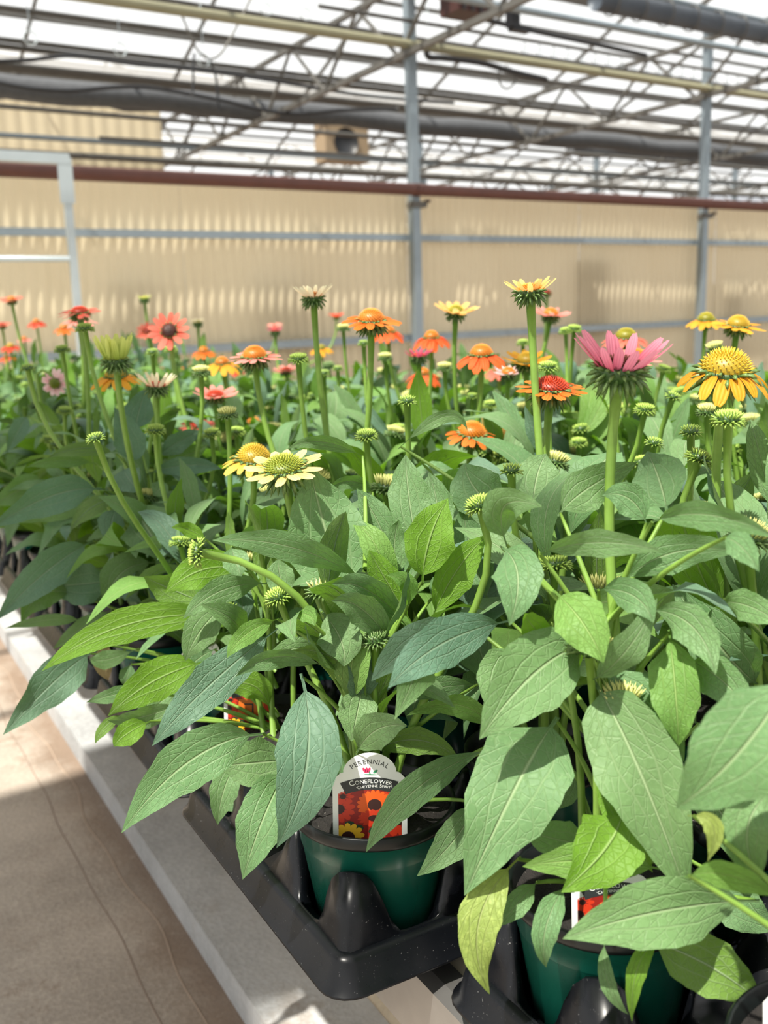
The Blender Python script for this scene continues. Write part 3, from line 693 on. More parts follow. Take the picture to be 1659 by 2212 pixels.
PL = {}
def plant(key, x, y, label, group=None):
    o = empty('potted_coneflower', (x, y, BZ), label, 'potted plant', group); PL[key] = o
    pm_ = obj('pot', POTM, o); obj('soil', SOILM, o); o['_n'] = 0; return o
colw = ['row by the aisle', 'second row from the aisle', 'third row from the aisle', 'fourth row from the aisle', 'fifth row from the aisle', 'sixth row from the aisle', 'seventh row from the aisle', 'eighth row from the aisle', 'far outer row']
pos = {}
for i in range(9):
    for j in range(NROW if i < 6 else 10):
        pos[(i, j)] = (gridx(i), gridy(j))
for i in range(3):
    for j in range(2): pos[('c', i, j)] = (CXO + PX * i, CYO - PY * j)
HEROL = {(0, 0): 'potted coneflower with lettered white tag in glossy green pot at the tray corner',
         (0, 1): 'potted coneflower behind the lettered one, its tag bearing an orange sticker',
         ('c', 0, 0): 'potted coneflower with broad bright leaves and a tall pink cupped bloom',
         (0, 3): 'dark bluish leaved coneflower leaning over the aisle with upright top leaves'}
FULL = {}
# ---- flower positions in the picture: (u, v, span px, kind...)
FL = [ # u, v, size m span, px span, petals angle start, droop, n, colour, cone, coneR, tilt(deg right, deg toward camera)
 (1338, 795, 215, 42, -4, 17, 'pink', 'dark', .019, 4, 8), (1568, 800, 195, -18, 45, 13, 'gold', 'gold', .022, 2, 6), (1190, 838, 158, 4, 12, 17, 'orange', 'red', .019, 3, 5),
 (802, 692, 132, 10, 32, 15, 'orange', 'orange', .017, 2, 4), (1145, 628, 118, 34, -4, 13, 'stripe', 'orange', .014, -3, 4), (677, 642, 92, 42, 0, 13, 'cream', 'orange', .013, 0, 4),
 (985, 675, 100, 24, -4, 14, 'peach', 'olive', .014, 4, 4), (1040, 765, 118, -14, 42, 15, 'vermil', 'orange', .016, 0, 5), (1190, 680, 85, 18, -6, 14, 'salmon', 'orange', .015, 8, 4),
 (932, 728, 88, -12, 45, 14, 'vermil', 'orange', .014, 0, 6), (905, 770, 66, 36, 0, 14, 'maroon', 'red', .013, 0, 3), (1352, 728, 108, -8, 36, 16, 'coral', 'olive', .016, 0, 6),
 (1375, 772, 112, 8, 4, 14, 'salmon', 'orange', .015, 5, 8), (1525, 690, 84, -8, 36, 13, 'gold', 'olive', .016, 0, 6), (1594, 702, 114, 6, 14, 15, 'gold', 'gold', .016, 3, 8),
 (550, 770, 120, 6, 16, 15, 'salmon', 'orange', .017, 0, 5), (480, 784, 84, -10, 40, 12, 'gold', 'orange', .014, 0, 6), (548, 990, 140, -6, 36, 15, 'yellow', 'gold', .020, 3, 8),
 (613, 1010, 180, 12, 10, 14, 'pale', 'green', .019, -3, 10), (1020, 936, 122, 0, 30, 15, 'orange', 'orange', .019, 5, 8), (1070, 948, 78, 64, -4, 17, 'stripe', 'orange', .013, 0, 4),
 (250, 812, 110, -8, 36, 14, 'gold', 'gold', .016, 0, 6), (250, 778, 92, 68, -6, 20, 'lime', 'green', .016, 0, 3), (172, 674, 96, 6, 18, 15, 'coral', 'red', .015, 0, 6), (170, 690, 84, -4, 26, 12, 'salmon', 'red', .013, 0, 3),
 (25, 648, 56, 12, 0, 14, 'coral', 'orange', .013, 0, 4), (78, 695, 42, -10, 45, 13, 'red', 'orange', .013, 0, 6), (365, 714, 96, 4, 0, 13, 'coral', 'dark', .014, 0, 62), (318, 714, 56, 0, 10, 13, 'coral', 'red', .013, 0, 45),
 (312, 645, 34, 36, 0, 11, 'lime', 'olive', .013, 0, 4), (427, 697, 34, 40, 0, 11, 'cream', 'olive', .013, 0, 4), (465, 855, 97, 20, -4, 14, 'salmon', 'red', .015, 3, 5), (338, 835, 84, 46, -4, 16, 'cream', 'red', .014, 4, 4),
 (118, 828, 62, -20, 10, 14, 'rose', 'green', .010, 10, 100), (430, 920, 90, 4, 16, 13, 'coral', 'red', .015, 3, 10), (548, 912, 72, -12, 50, 13, 'red', 'orange', .015, 0, 6),
 (545, 1078, 70, 62, -10, 13, 'rust', 'red', .012, 0, 3), (594, 715, 40, 30, 0, 13, 'maroon', 'red', .013, 0, 4), (594, 706, 36, 24, 0, 12, 'salmon', 'red', .012, 0, 4), (727, 684, 38, 30, 0, 13, 'red', 'red', .013, 0, 4),
 (838, 716, 76, -12, 42, 14, 'vermil', 'orange', .015, 0, 6), (914, 806, 80, -20, 40, 12, 'vermil', 'orange', .013, 0, 6), (1138, 780, 110, 14, -4, 15, 'gold', 'gold', .016, 0, 8), (1078, 800, 70, -8, 38, 13, 'coral', 'orange', .014, 0, 6),
 (1098, 806, 70, 24, -4, 13, 'rose', 'orange', .012, 0, 6), (812, 860, 48, -16, 40, 11, 'orange', 'orange', .012, 0, 10), (694, 752, 54, -10, 46, 12, 'gold', 'olive', .013, 0, 6), (1182, 632, 26, 0, 20, 12, 'coral', 'red', .012, 0, 6),
 (618, 800, 62, 14, 0, 14, 'salmon', 'red', .013, 0, 4), (440, 758, 60, -10, 42, 12, 'orange', 'orange', .014, 0, 5), (138, 708, 54, -8, 40, 12, 'orange', 'orange', .013, 0, 6), (22, 748, 46, -6, 40, 12, 'red', 'gold', .013, 0, 6),
 (52, 732, 32, -6, 30, 12, 'salmon', 'orange', .012, 0, 6), (395, 790, 34, -10, 40, 12, 'red', 'red', .012, 0, 8), (232, 925, 36, -10, 36, 12, 'gold', 'gold', .012, 0, 8), (1222, 892, 54, 24, -4, 11, 'coral', 'orange', .012, 25, 10),
 (4, 702, 46, 8, 4, 13, 'coral', 'red', .013, 0, 4), (500, 700, 0, 0, 0, 0, '', '', 0, 0, 0), (512, 800, 40, -8, 40, 12, 'red', 'red', .012, 0, 6), (340, 790, 30, -8, 40, 12, 'salmon', 'red', .012, 0, 6), (1520, 700, 0, 0, 0, 0, '', '', 0, 0, 0),
 (1632, 842, 60, -10, 30, 12, 'gold', 'gold', .014, 0, 6), (14, 772, 40, -8, 36, 12, 'vermil', 'orange', .012, 0, 6), (285, 862, 34, 62, 0, 12, 'rose', 'red', .010, 0, 4)]
FL = [f for f in FL if f[2] > 0]
BD = [(645, 782, 45, 0, 0), (1105, 1022, 62, 0, 3), (1038, 1098, 66, -20, 0), (1508, 998, 64, 25, 0), (1545, 1228, 66, 22, 0), (1032, 1302, 56, -5, 0), (603, 1296, 62, -15, 0), (436, 1195, 66, -80, 0), (792, 948, 50, 0, 0), (880, 872, 52, 0, 3),
      (1132, 888, 36, 0, 2), (1392, 892, 48, 5, 0), (1452, 862, 46, 20, 3), (1432, 802, 34, 15, 0), (1572, 916, 72, 0, 0), (1492, 938, 60, -5, 3), (1240, 716, 34, 5, 0), (1222, 720, 30, -5, 0), (1130, 745, 28, 0, 0), (208, 952, 52, -10, 3), (336, 935, 44, 5, 0),
      (184, 715, 40, 0, 0), (492, 902, 46, 0, 2), (458, 942, 40, -5, 0), (512, 938, 38, 5, 0), (1527, 896, 48, 0, 2), (1412, 962, 52, 10, 3), (1250, 962, 40, 0, 0), (608, 1162, 36, -10, 0), (742, 714, 28, 0, 2), (786, 746, 34, 0, 3), (832, 778, 32, 0, 2), (1545, 758, 40, -15, 2),
      (140, 892, 34, 10, 0), (968, 1015, 36, 0, 0), (1240, 905, 34, 0, 0), (730, 800, 30, 0, 3), (370, 760, 30, 0, 0), (60, 800, 40, 0, 3), (1060, 880, 36, 0, 0), (960, 800, 34, 0, 2), (1200, 880, 34, 0, 3), (435, 810, 40, 0, 2), (135, 760, 34, 0, 0), (1184, 800, 46, 0, 0), (1330, 890, 40, 0, 0), (700, 810, 34, 0, 3), (860, 930, 34, 0, 0), (1020, 860, 34, 0, 3), (330, 765, 36, 0, 3), (300, 690, 0, 0, 0)]
BD = [b for b in BD if b[2] > 0]
def nearest(p):
    best = None
    for k, (x, y) in pos.items():
        d = (x - p[0]) ** 2 + (y - p[1]) ** 2
        if best is None or d < best[0]: best = (d, k)
    return best[1]
byp = {}
for f in FL:
    dep = min(4.6, 178.0 / f[2]) if f[2] > 0 else 2
    if f[6] in ('stripe', 'cream', 'lime', 'maroon', 'rust', 'rose'): dep *= .72
    p = at(f[0], f[1], dep)
    p_xy = p
    # stay over the bench
    for _ in range(60):
        if p_xy[0] > gridx(8) + .08 or p_xy[2] > 1.42 : dep *= .985; p_xy = at(f[0], f[1], dep)
    byp.setdefault(nearest(p_xy), []).append(('f', p_xy, f, dep))
for b in BD:
    dep = min(4.0, 62.0 / b[2]); p = at(b[0], b[1], dep)
    for _ in range(60):
        if p[0] > gridx(8) + .08: dep *= .985; p = at(b[0], b[1], dep)
    byp.setdefault(nearest(p), []).append(('b', p, b, dep))
CN = {'pink': 'pink', 'gold': 'golden', 'orange': 'orange', 'yellow': 'yellow', 'pale': 'pale yellow', 'coral': 'coral', 'red': 'red', 'vermil': 'vermilion', 'salmon': 'salmon', 'maroon': 'maroon', 'cream': 'cream', 'stripe': 'striped', 'lime': 'lime', 'rust': 'rust', 'rose': 'rose', 'peach': 'peach'}
for k, (x, y) in pos.items():
    fs = sorted(set(CN[q[2][6]] for q in byp.get(k, []) if q[0] == 'f'))
    if k in HEROL: lab = HEROL[k]; grp = None
    elif k[0] == 'c': lab = 'potted coneflower in the front tray, %s, %s' % (ordn[k[1]] + ' from the aisle', 'back half' if k[2] == 0 else 'front half'); grp = None
    else:
        lab = 'potted coneflower%s, %s, %s back' % ((' with ' + ' and '.join(fs[:2]) + ' bloom') if fs else '', colw[k[0]], ('%s' % (ordn + ['thirteenth', 'fourteenth', 'fifteenth', 'sixteenth', 'seventeenth', 'eighteenth', 'nineteenth', 'twentieth', 'twenty-first', 'twenty-second', 'twenty-third', 'twenty-fourth'])[k[1]])); grp = None
    plant(k, x, y, lab, 'potted coneflowers on the bench')

CAMH2 = nz([RM[0, 2], RM[1, 2], 0]); CRH = nz([RM[0, 0], RM[1, 0], 0])
# ---------------------------------------------------------------- plant tags
GLY = {}
def glyph(ch):
    if ch in GLY: return GLY[ch]
    cu = bpy.data.curves.new('glyph', 'FONT'); cu.body = ch; cu.size = 1.0; cu.resolution_u = 3
    ob = bpy.data.objects.new('glyph', cu); col.objects.link(ob); bpy.context.view_layer.update()
    me = ob.to_mesh(); V = [tuple(v.co) for v in me.vertices]; Fc = [tuple(p_.vertices) for p_ in me.polygons]; ob.to_mesh_clear()
    bpy.data.objects.remove(ob); bpy.data.curves.remove(cu); GLY[ch] = (V, Fc); return GLY[ch]
def text_arc(s, size, cx, cz, R, first=1.0, small=1.0, squeeze=.92, y=-.0009, spread=1.0):
    """letters set on an arch of radius R centred at (cx, cz); capitals marked by ^"""
    out = []; adv = 0; i = 0; items = []
    while i < len(s):
        big = s[i] == '^'
        if big: i += 1
        ch = s[i]; sz = size * (first if big else small); V, Fc = glyph(ch) if ch != ' ' else ([], [])
        wd = (max(v[0] for v in V) - min(v[0] for v in V)) * sz * squeeze if V else .28 * sz; x0 = min(v[0] for v in V) if V else 0
        items.append((V, Fc, sz, adv, wd, x0)); adv += wd + .10 * size * spread; i += 1
    tot = adv - .10 * size * spread; mb = MB()
    for V, Fc, sz, ad, wd, x0 in items:
        if not V: continue
        xc = ad + wd / 2 - tot / 2; th = xc / R; n = len(mb.v)
        for v in V:
            lx = (v[0] - x0) * sz * squeeze - wd / 2; lz = v[1] * sz
            mb.v.append(np.array([cx + (R + lz) * math.sin(th) + lx * math.cos(th), y, cz + (R + lz) * math.cos(th) - lx * math.sin(th)])); mb.uv.append((0, 0))
        for f in Fc: mb.f.append(tuple(n + q for q in f)); mb.mi.append(0)
    return mb
TW, TH = .072, .088
INKW = flat('ink_white', (235, 238, 234)); INKP = flat('ink_pink', (205, 50, 96)); INKG = flat('ink_green', (50, 140, 96))
PR = [flat('print_red', (196, 52, 24)), flat('print_orange', (226, 92, 22)), flat('print_yellow', (236, 184, 44)), flat('print_brown', (52, 24, 22)), flat('print_green', (30, 60, 36)), flat('print_dark_red', (140, 30, 22))]
STK = flat('sticker_orange', (206, 104, 30))
def tag_outline():
    w2 = TW / 2; pts = [(-w2, -.045), (w2, -.045), (w2, .052)]
    for t in np.linspace(0, 1, 5): pts.append((w2 - t * (w2 - .0255), .053 + .0165 * math.sin(t * math.pi / 2) * .62))
    for t in np.linspace(math.radians(12), math.radians(168), 17): pts.append((.0262 * math.cos(t), .0605 + .0245 * math.sin(t)))
    for t in np.linspace(1, 0, 5): pts.append((-(w2 - t * (w2 - .0255)), .053 + .0165 * math.sin(t * math.pi / 2) * .62))
    pts.append((-w2, .052)); return pts
def solid(pts, y0, y1, mat, name):
    n = len(pts); V = [(x, y0, z) for x, z in pts] + [(x, y1, z) for x, z in pts]
    return mesh(name, V, [tuple(range(n)), tuple(reversed(range(n, 2 * n)))] + [(i, n + i, n + (i + 1) % n, (i + 1) % n) for i in range(n)], mat, smooth=False)
TAGM = solid(tag_outline(), -.0004, .0004, WHITE, 'plant_tag')
def picture():
    mb = MB(); w2 = .0306; top = .047
    def poly(pts, y, mi):
        n = len(mb.v)
        for x, z in pts: mb.v.append(np.array([min(max(x, -w2), w2), y, min(max(z, -.04), top - .012 * (x / w2) ** 2 * .6)])); mb.uv.append((0, 0))
        mb.f.append(tuple(n + i for i in range(len(pts)))); mb.mi.append(mi)
    poly([(-w2, -.04), (w2, -.04), (w2, .038), (w2 * .6, .0435), (0, .046), (-w2 * .6, .0435), (-w2, .038)], -.0005, 5)
    def bloom(cx, cz, R, n, mi, cone, sq=1.0, rot=0, y=-.0006, wd=.2):
        for q in range(n):
            t = 2 * math.pi * q / n + rot; c, s = math.cos(t), math.sin(t)
            P_ = [(R * .25, 0), (R * .6, R * wd), (R * .9, R * wd * .75), (R, 0), (R * .9, -R * wd * .75), (R * .6, -R * wd)]
            poly([(cx + a * c - b * s, cz + (a * s + b * c) * sq) for a, b in P_], y - .00001 * (q % 3), mi)
        poly([(cx + cone * math.cos(t), cz + cone * sq * math.sin(t)) for t in np.linspace(0, 2 * math.pi, 17)[:-1]], y - .00006, 3)
    bloom(-.030, .022, .016, 12, 0, .0056, 1, .2, -.00055); bloom(-.026, .036, .011, 10, 0, .003, 1, 0, -.00053); bloom(.022, .036, .012, 10, 0, .003, 1, .3, -.00053)
    for x, z, r in ((-.012, -.0, .006), (.006, -.004, .008), (-.02, .005, .005)): poly([(x + r * math.cos(t), z + r * .7 * math.sin(t)) for t in np.linspace(0, 6.28, 9)[:-1]], -.00056, 4)
    bloom(.0045, .026, .0175, 20, 1, .0068, 1, .1, -.0006, .15); bloom(.004, .011, .0165, 16, 0, .0058, .62, .1, -.00068, .17); bloom(.027, .010, .020, 12, 0, .0075, 1.05, .25, -.00064, .22)
    bloom(-.0215, -.010, .0165, 13, 2, .0066, 1, .15, -.00076, .2); bloom(.012, -.018, .012, 10, 0, .003, .8, .2, -.0006); 
    return mb.me('printed_picture', PR, False)
PICM = picture()
def banner():
    V = []; n = 14
    for i in range(n + 1):
        th = math.radians(-24 + 48 * i / n * .98)
        for R in (.0715, .0575): V.append((R * math.sin(th) * .99, -.0007, .0575 - .0715 + R * math.cos(th)))
    return mesh('name_banner', V, [(2 * i, 2 * i + 2, 2 * i + 3, 2 * i + 1) for i in range(n)], INK, smooth=False)
BANM = banner()
T1 = text_arc('PERENNIAL', .0074, 0, .0465, .0262, y=-.0006, spread=1.25).me('lettering', INK, False)
T2 = text_arc('^CONEFLOWER', .0063, .001, -.0125, .0635, first=1.3, y=-.0010).me('lettering', INKW, False)
T3 = text_arc("'^CHEYENNE ^SPIRIT'", .0041, .004, -.0125, .0588, first=1.22, y=-.0010).me('lettering', INKW, False)
EMB = MB()
def ell(cx, cz, rx, rz, mi, rot=0):
    n = len(EMB.v)
    for t in np.linspace(0, 2 * math.pi, 11)[:-1]:
        a, b = rx * math.cos(t), rz * math.sin(t); EMB.v.append(np.array([cx + a * math.cos(rot) - b * math.sin(rot), -.0006, cz + a * math.sin(rot) + b * math.cos(rot)])); EMB.uv.append((0, 0))
    EMB.f.append(tuple(range(n, n + 10))); EMB.mi.append(mi)
for dx_, r_ in ((-.0022, .4), (0, 0), (.0022, -.4)): ell(-.003 + dx_, .0655, .0014, .0032, 0, r_)
ell(.0055, .0638, .0028, .0014, 1, .7); ell(.001, .0605, .0068, .0006, 1, -.05); ell(.0, .0622, .0006, .0022, 1, .3)
EMBM = EMB.me('flower_emblem', [INKP, INKG], False)
def plant_tag(p, yaw, lean, roll, label, sticker=False, sc=1.0):
    M_ = Matrix.Translation(Vector(p)) @ Matrix.Rotation(yaw, 4, 'Z') @ Matrix.Rotation(lean, 4, 'X') @ Matrix.Rotation(roll, 4, 'Y') @ Matrix.Diagonal((sc, sc, sc * .88, 1))
    o = obj('plant_tag', TAGM, mat=M_); tag(o, label, 'plant tag', 'printed plant tags')
    obj('printed_picture', PICM, o); obj('name_banner', BANM, o); obj('lettering', T1, o); obj('lettering', T2, o); obj('lettering', T3, o); obj('flower_emblem', EMBM, o)
    if sticker:
        s = obj('price_sticker', solid([(-.016, .014), (.022, .014), (.022, .036), (.014, .040), (-.014, .038)], -.0011, -.0009, STK, 'price_sticker'), o)
        obj('numeral', MB().box((.0, -.0013, .030), (.013, .0002, .0022)).box((.0058, -.0013, .022), (.0022, .0002, .016)).me('numeral', INK, False), s)
    return o
yaw0 = -math.atan2(RM[0, 2], RM[1, 2])
def tagat(u, v, z): return onz(u, v, z)
b_ = np.array(PL[(0, 0)].location); pt = b_ - CAMH2 * .050 - CRH * .004; plant_tag((pt[0], pt[1], RIMZ - .006), yaw0 + .03, -.10, .03, 'white arch-topped plant tag reading PERENNIAL and CONEFLOWER in the green corner pot')
def tag_in(k, side, depth, z, yaw, lean, roll, label, sticker=False, sc=1.0):
    b_ = np.array(PL[k].location); q_ = b_ + CRH * side + CAMH2 * depth; return plant_tag((q_[0], q_[1], z), yaw, lean, roll, label, sticker, sc)
tag_in((0, 1), -.038, .012, RIMZ - .008, yaw0 - .03, -.10, .03, 'white plant tag with orange numbered sticker half hidden by leaves', True, .86)
tag_in((0, 2), -.008, -.046, RIMZ - .012, yaw0, -.10, .0, 'white and red plant tag peeking out beside the withered leaf', False, .9)
tag_in(('c', 0, 0), -.004, -.040, RIMZ - .024, yaw0, -.10, .0, 'white plant tag nearly covered by the bright green hanging leaf', False, .9)
tag_in(('c', 0, 1), -.026, .0, RIMZ - .010, yaw0 - .12, -.10, -.02, 'white plant tag standing by dark soil in the front tray', False, .95)

# ---- flowers
HEADM = {}
def head_mesh(cr):
    key = round(cr, 3)
    if key in HEADM: return HEADM[key]
    mb = MB(); r = cr
    mb.lathe([(.004, -r * .85), (r * .5, -r * .72), (r * .85, -r * .45), (r * 1.0, -r * .1), (r * .95, .001), (.001, .002)], 14)
    for row, (z, rr, el, L) in enumerate(((-.62, .68, -62, .75), (-.42, .86, -42, .8), (-.2, .98, -15, .7), (-.02, .98, 12, .55))):
        n = 15
        for q in range(n):
            th = 2 * math.pi * (q + .5 * (row % 2)) / n + rnd.uniform(-.1, .1); e = math.radians(el + rnd.uniform(-14, 14))
            p = np.array([math.cos(th) * r * rr * .9, math.sin(th) * r * rr * .9, z * r]); d = np.array([math.cos(th) * math.cos(e), math.sin(th) * math.cos(e), math.sin(e)])
            mb.spike(p, d, r * L * rnd.uniform(.8, 1.15), r * .13, np.array([0, 0, -.12]), 0, .15, .9)
    me = mb.me('flower_head', [CM['bract']]); HEADM[key] = me; return me
CONEM = {}
def cone_mesh(cr, kind, dome):
    key = (round(cr, 3), kind, round(dome, 2))
    if key in CONEM: return CONEM[key]
    mb = MB(); r = cr; h = r * dome
    mb.lathe([(r * .95, 0), (r * .95, h * .3), (r * .75, h * .62), (r * .4, h * .8), (.0005, h * .84)], 14)
    n = 190
    for q in range(n):
        f = (q + .5) / n; th = q * 2.39996; rr = math.sqrt(f); zz = h * .84 * (1 - rr ** 2.6)
        e = math.radians(80 - 62 * rr ** 2); p = np.array([math.cos(th) * r * rr * .95, math.sin(th) * r * rr * .95, zz * .95]); d = np.array([math.cos(th) * math.cos(e), math.sin(th) * math.cos(e), math.sin(e)])
        mb.spike(p, d, r * .30, r * .042, None, 0, .05, 1.0)
    me = mb.me('cone', [CM[kind]]); CONEM[key] = me; return me
def petal_mesh(L, Wp, ang, droop, matn, nu=4, nv=6):
    P = [np.zeros(3)]; a = math.radians(ang)
    for i in range(nv):
        P.append(P[-1] + np.array([math.cos(a), 0, math.sin(a)]) * L / nv); a -= math.radians(droop) / nv * 1.1
    V, UV, Fc = [], [], []
    for i, p in enumerate(P):
        t = i / nv; ww = Wp / 2 * (.45 + .75 * math.sin(math.pi * min(1, t * .86 + .06)) ** .8) * (1 if t < .99 else .62)
        for k in range(nu):
            s = -1 + 2 * k / (nu - 1); V.append((p[0] + (-.03 * L if (t > .99 and abs(s) < .5) else 0), s * ww, p[2] + .16 * ww * (abs(s) * 1.2 - .3) * (1 if ang > 30 else -1))); UV.append(((s + 1) / 2, t))
    for i in range(nv):
        for k in range(nu - 1): Fc.append((i * nu + k, (i + 1) * nu + k, (i + 1) * nu + k + 1, i * nu + k + 1))
    return mesh('petal', V, Fc, PC[matn], UV)
def rot_to(d):
    return Vector(d).to_track_quat('Z', 'Y').to_matrix().to_4x4()
for k, items in byp.items():
    o = PL[k]; base = np.array(o.location)
    for it in items:
        typ, p, f, dep = it; lp = p - base
        if typ == 'b':
            u, v, s, tl, kind = f; a = math.radians(tl); d = nz(UPZ * math.cos(a) + CRH * math.sin(a) - CAMH2 * .12)
            sc = (s * dep / FPX) / .035
            obj('flower_bud', BUDS[kind], o, mat=Matrix.Translation(Vector(lp)) @ rot_to(d) @ Matrix.Scale(sc, 4))
            th = rnd.uniform(0, 6.28); p0 = np.array([.02 * math.cos(th), .02 * math.sin(th), SZ0])
            obj('stem', stem_mesh(stem_curve(p0, lp, d, .35, 10), .0042, .0034), o); continue
        u, v, sp, ang, droop, n, cname, cone, cr, tr, tc = f
        if ang < 30 and tc < 20: tc += 6
        span = sp * dep / FPX; a, b = math.radians(tr), math.radians(tc)
        d = nz(UPZ * math.cos(b) * math.cos(a) + CRH * math.sin(a) - CAMH2 * math.sin(b))
        ext = max(.3, math.cos(math.radians(ang - droop * .45)))
        cr = min(cr, span * .30); L = (span / 2 - cr * .8) / ext; L = min(L, span * .62); Wp = min(.0135, L * .36) * (1 if ang < 30 else .62)
        M0 = Matrix.Translation(Vector(lp)) @ rot_to(d) @ Matrix.Rotation(rnd.uniform(0, 6.28), 4, 'Z')
        h = obj('flower_head', head_mesh(cr), o, mat=M0)
        dome = {'red': .55, 'dark': .35, 'green': .5}.get(cone, .85) if ang < 30 else .35
        c = obj('cone', cone_mesh(cr * .98, cone, dome), h, mat=Matrix.Translation((0, 0, .001)))
        variants = [petal_mesh(L, Wp, ang, droop, cname), petal_mesh(L * .93, Wp * .9, ang + 7, droop + 8, cname), petal_mesh(L * 1.04, Wp, ang - 7, droop - 6, cname)]
        for q in range(n):
            t = 2 * math.pi * (q + rnd.uniform(-.2, .2)) / n
            m_ = Matrix.Rotation(t, 4, 'Z') @ Matrix.Translation((cr * .82, 0, -cr * .02 - .0012 * (q % 2))) @ Matrix.Rotation(rnd.uniform(-.25, .25), 4, 'X') @ Matrix.Scale(rnd.uniform(.9, 1.05), 4)
            obj('petal', variants[rnd.randrange(3)], h, mat=m_)
        th = rnd.uniform(0, 6.28); p0 = np.array([.022 * math.cos(th), .022 * math.sin(th), SZ0])
        sd_ = d if tc < 60 else nz([0, 0, 1]); hp_ = lp - d * cr * .8
        if tc >= 90: # nodding bloom: stem hooks over
            top = lp + np.array([0, 0, .02]) - CRH * .035; obj('stem', stem_mesh(list(stem_curve(p0, top, UPZ, .4, 9)) + [top + CRH * .012 + UPZ * .008, top + CRH * .026 + UPZ * .002, hp_], .0042, .0036), o)
        else: obj('stem', stem_mesh(stem_curve(p0, hp_, sd_, .42, 14), .0048, .0042, 8), o)

# ---- keep leaves from passing through what is already there
from mathutils.bvhtree import BVHTree
class Reg:
    def __init__(s): s.lo = np.zeros((12000, 3)); s.hi = np.zeros((12000, 3)); s.b = []; s.own = []; s.kind = []
    def tree(s, V, P): return BVHTree.FromPolygons(V.tolist(), P)
    def add(s, V, P, own, kind, t=None):
        n = len(s.b); s.lo[n] = V.min(0); s.hi[n] = V.max(0); s.b.append(t or s.tree(V, P)); s.own.append(own); s.kind.append(kind)
    def hits(s, V, P, own, skip=(), limit=99, weight=None):
        n = len(s.b); t = s.tree(V, P); lo, hi = V.min(0), V.max(0); c = 0
        for i in np.nonzero(np.all(s.lo[:n] <= hi, 1) & np.all(s.hi[:n] >= lo, 1))[0]:
            if s.own[i] == own and s.kind[i] in skip: continue
            if t.overlap(s.b[i]):
                c += (weight or {}).get(s.kind[i], 1)
                if c >= limit: break
        return c, t
REG = Reg(); MV = {}
def arrays(me, cut=0):
    k = (me.name, cut)
    if k not in MV:
        V = np.empty(len(me.vertices) * 3); me.vertices.foreach_get('co', V); P = [tuple(p.vertices) for p in me.polygons]; MV[k] = (V.reshape(-1, 3), P[int(len(P) * cut):])
    return MV[k]
def xf(V, m): A = np.array(m); return V @ A[:3, :3].T + A[:3, 3]
HEAVY = {'pot': 6, 'soil': 3, 'pot_tray': 6, 'plant_tag': 8, 'petal': 2, 'flower_head': 3, 'cone': 3}
def register_all():
    bpy.context.view_layer.update()
    roots = set(o.name for o in PL.values())
    for o in bpy.data.objects:
        if o.type != 'MESH': continue
        q = o
        while q.parent: q = q.parent
        n = o.name.split('.')[0]
        if q.name in roots or n in ('pot_tray', 'plant_tag'):
            V, P = arrays(o.data); REG.add(xf(V, o.matrix_world), P, q.name, n)
register_all()

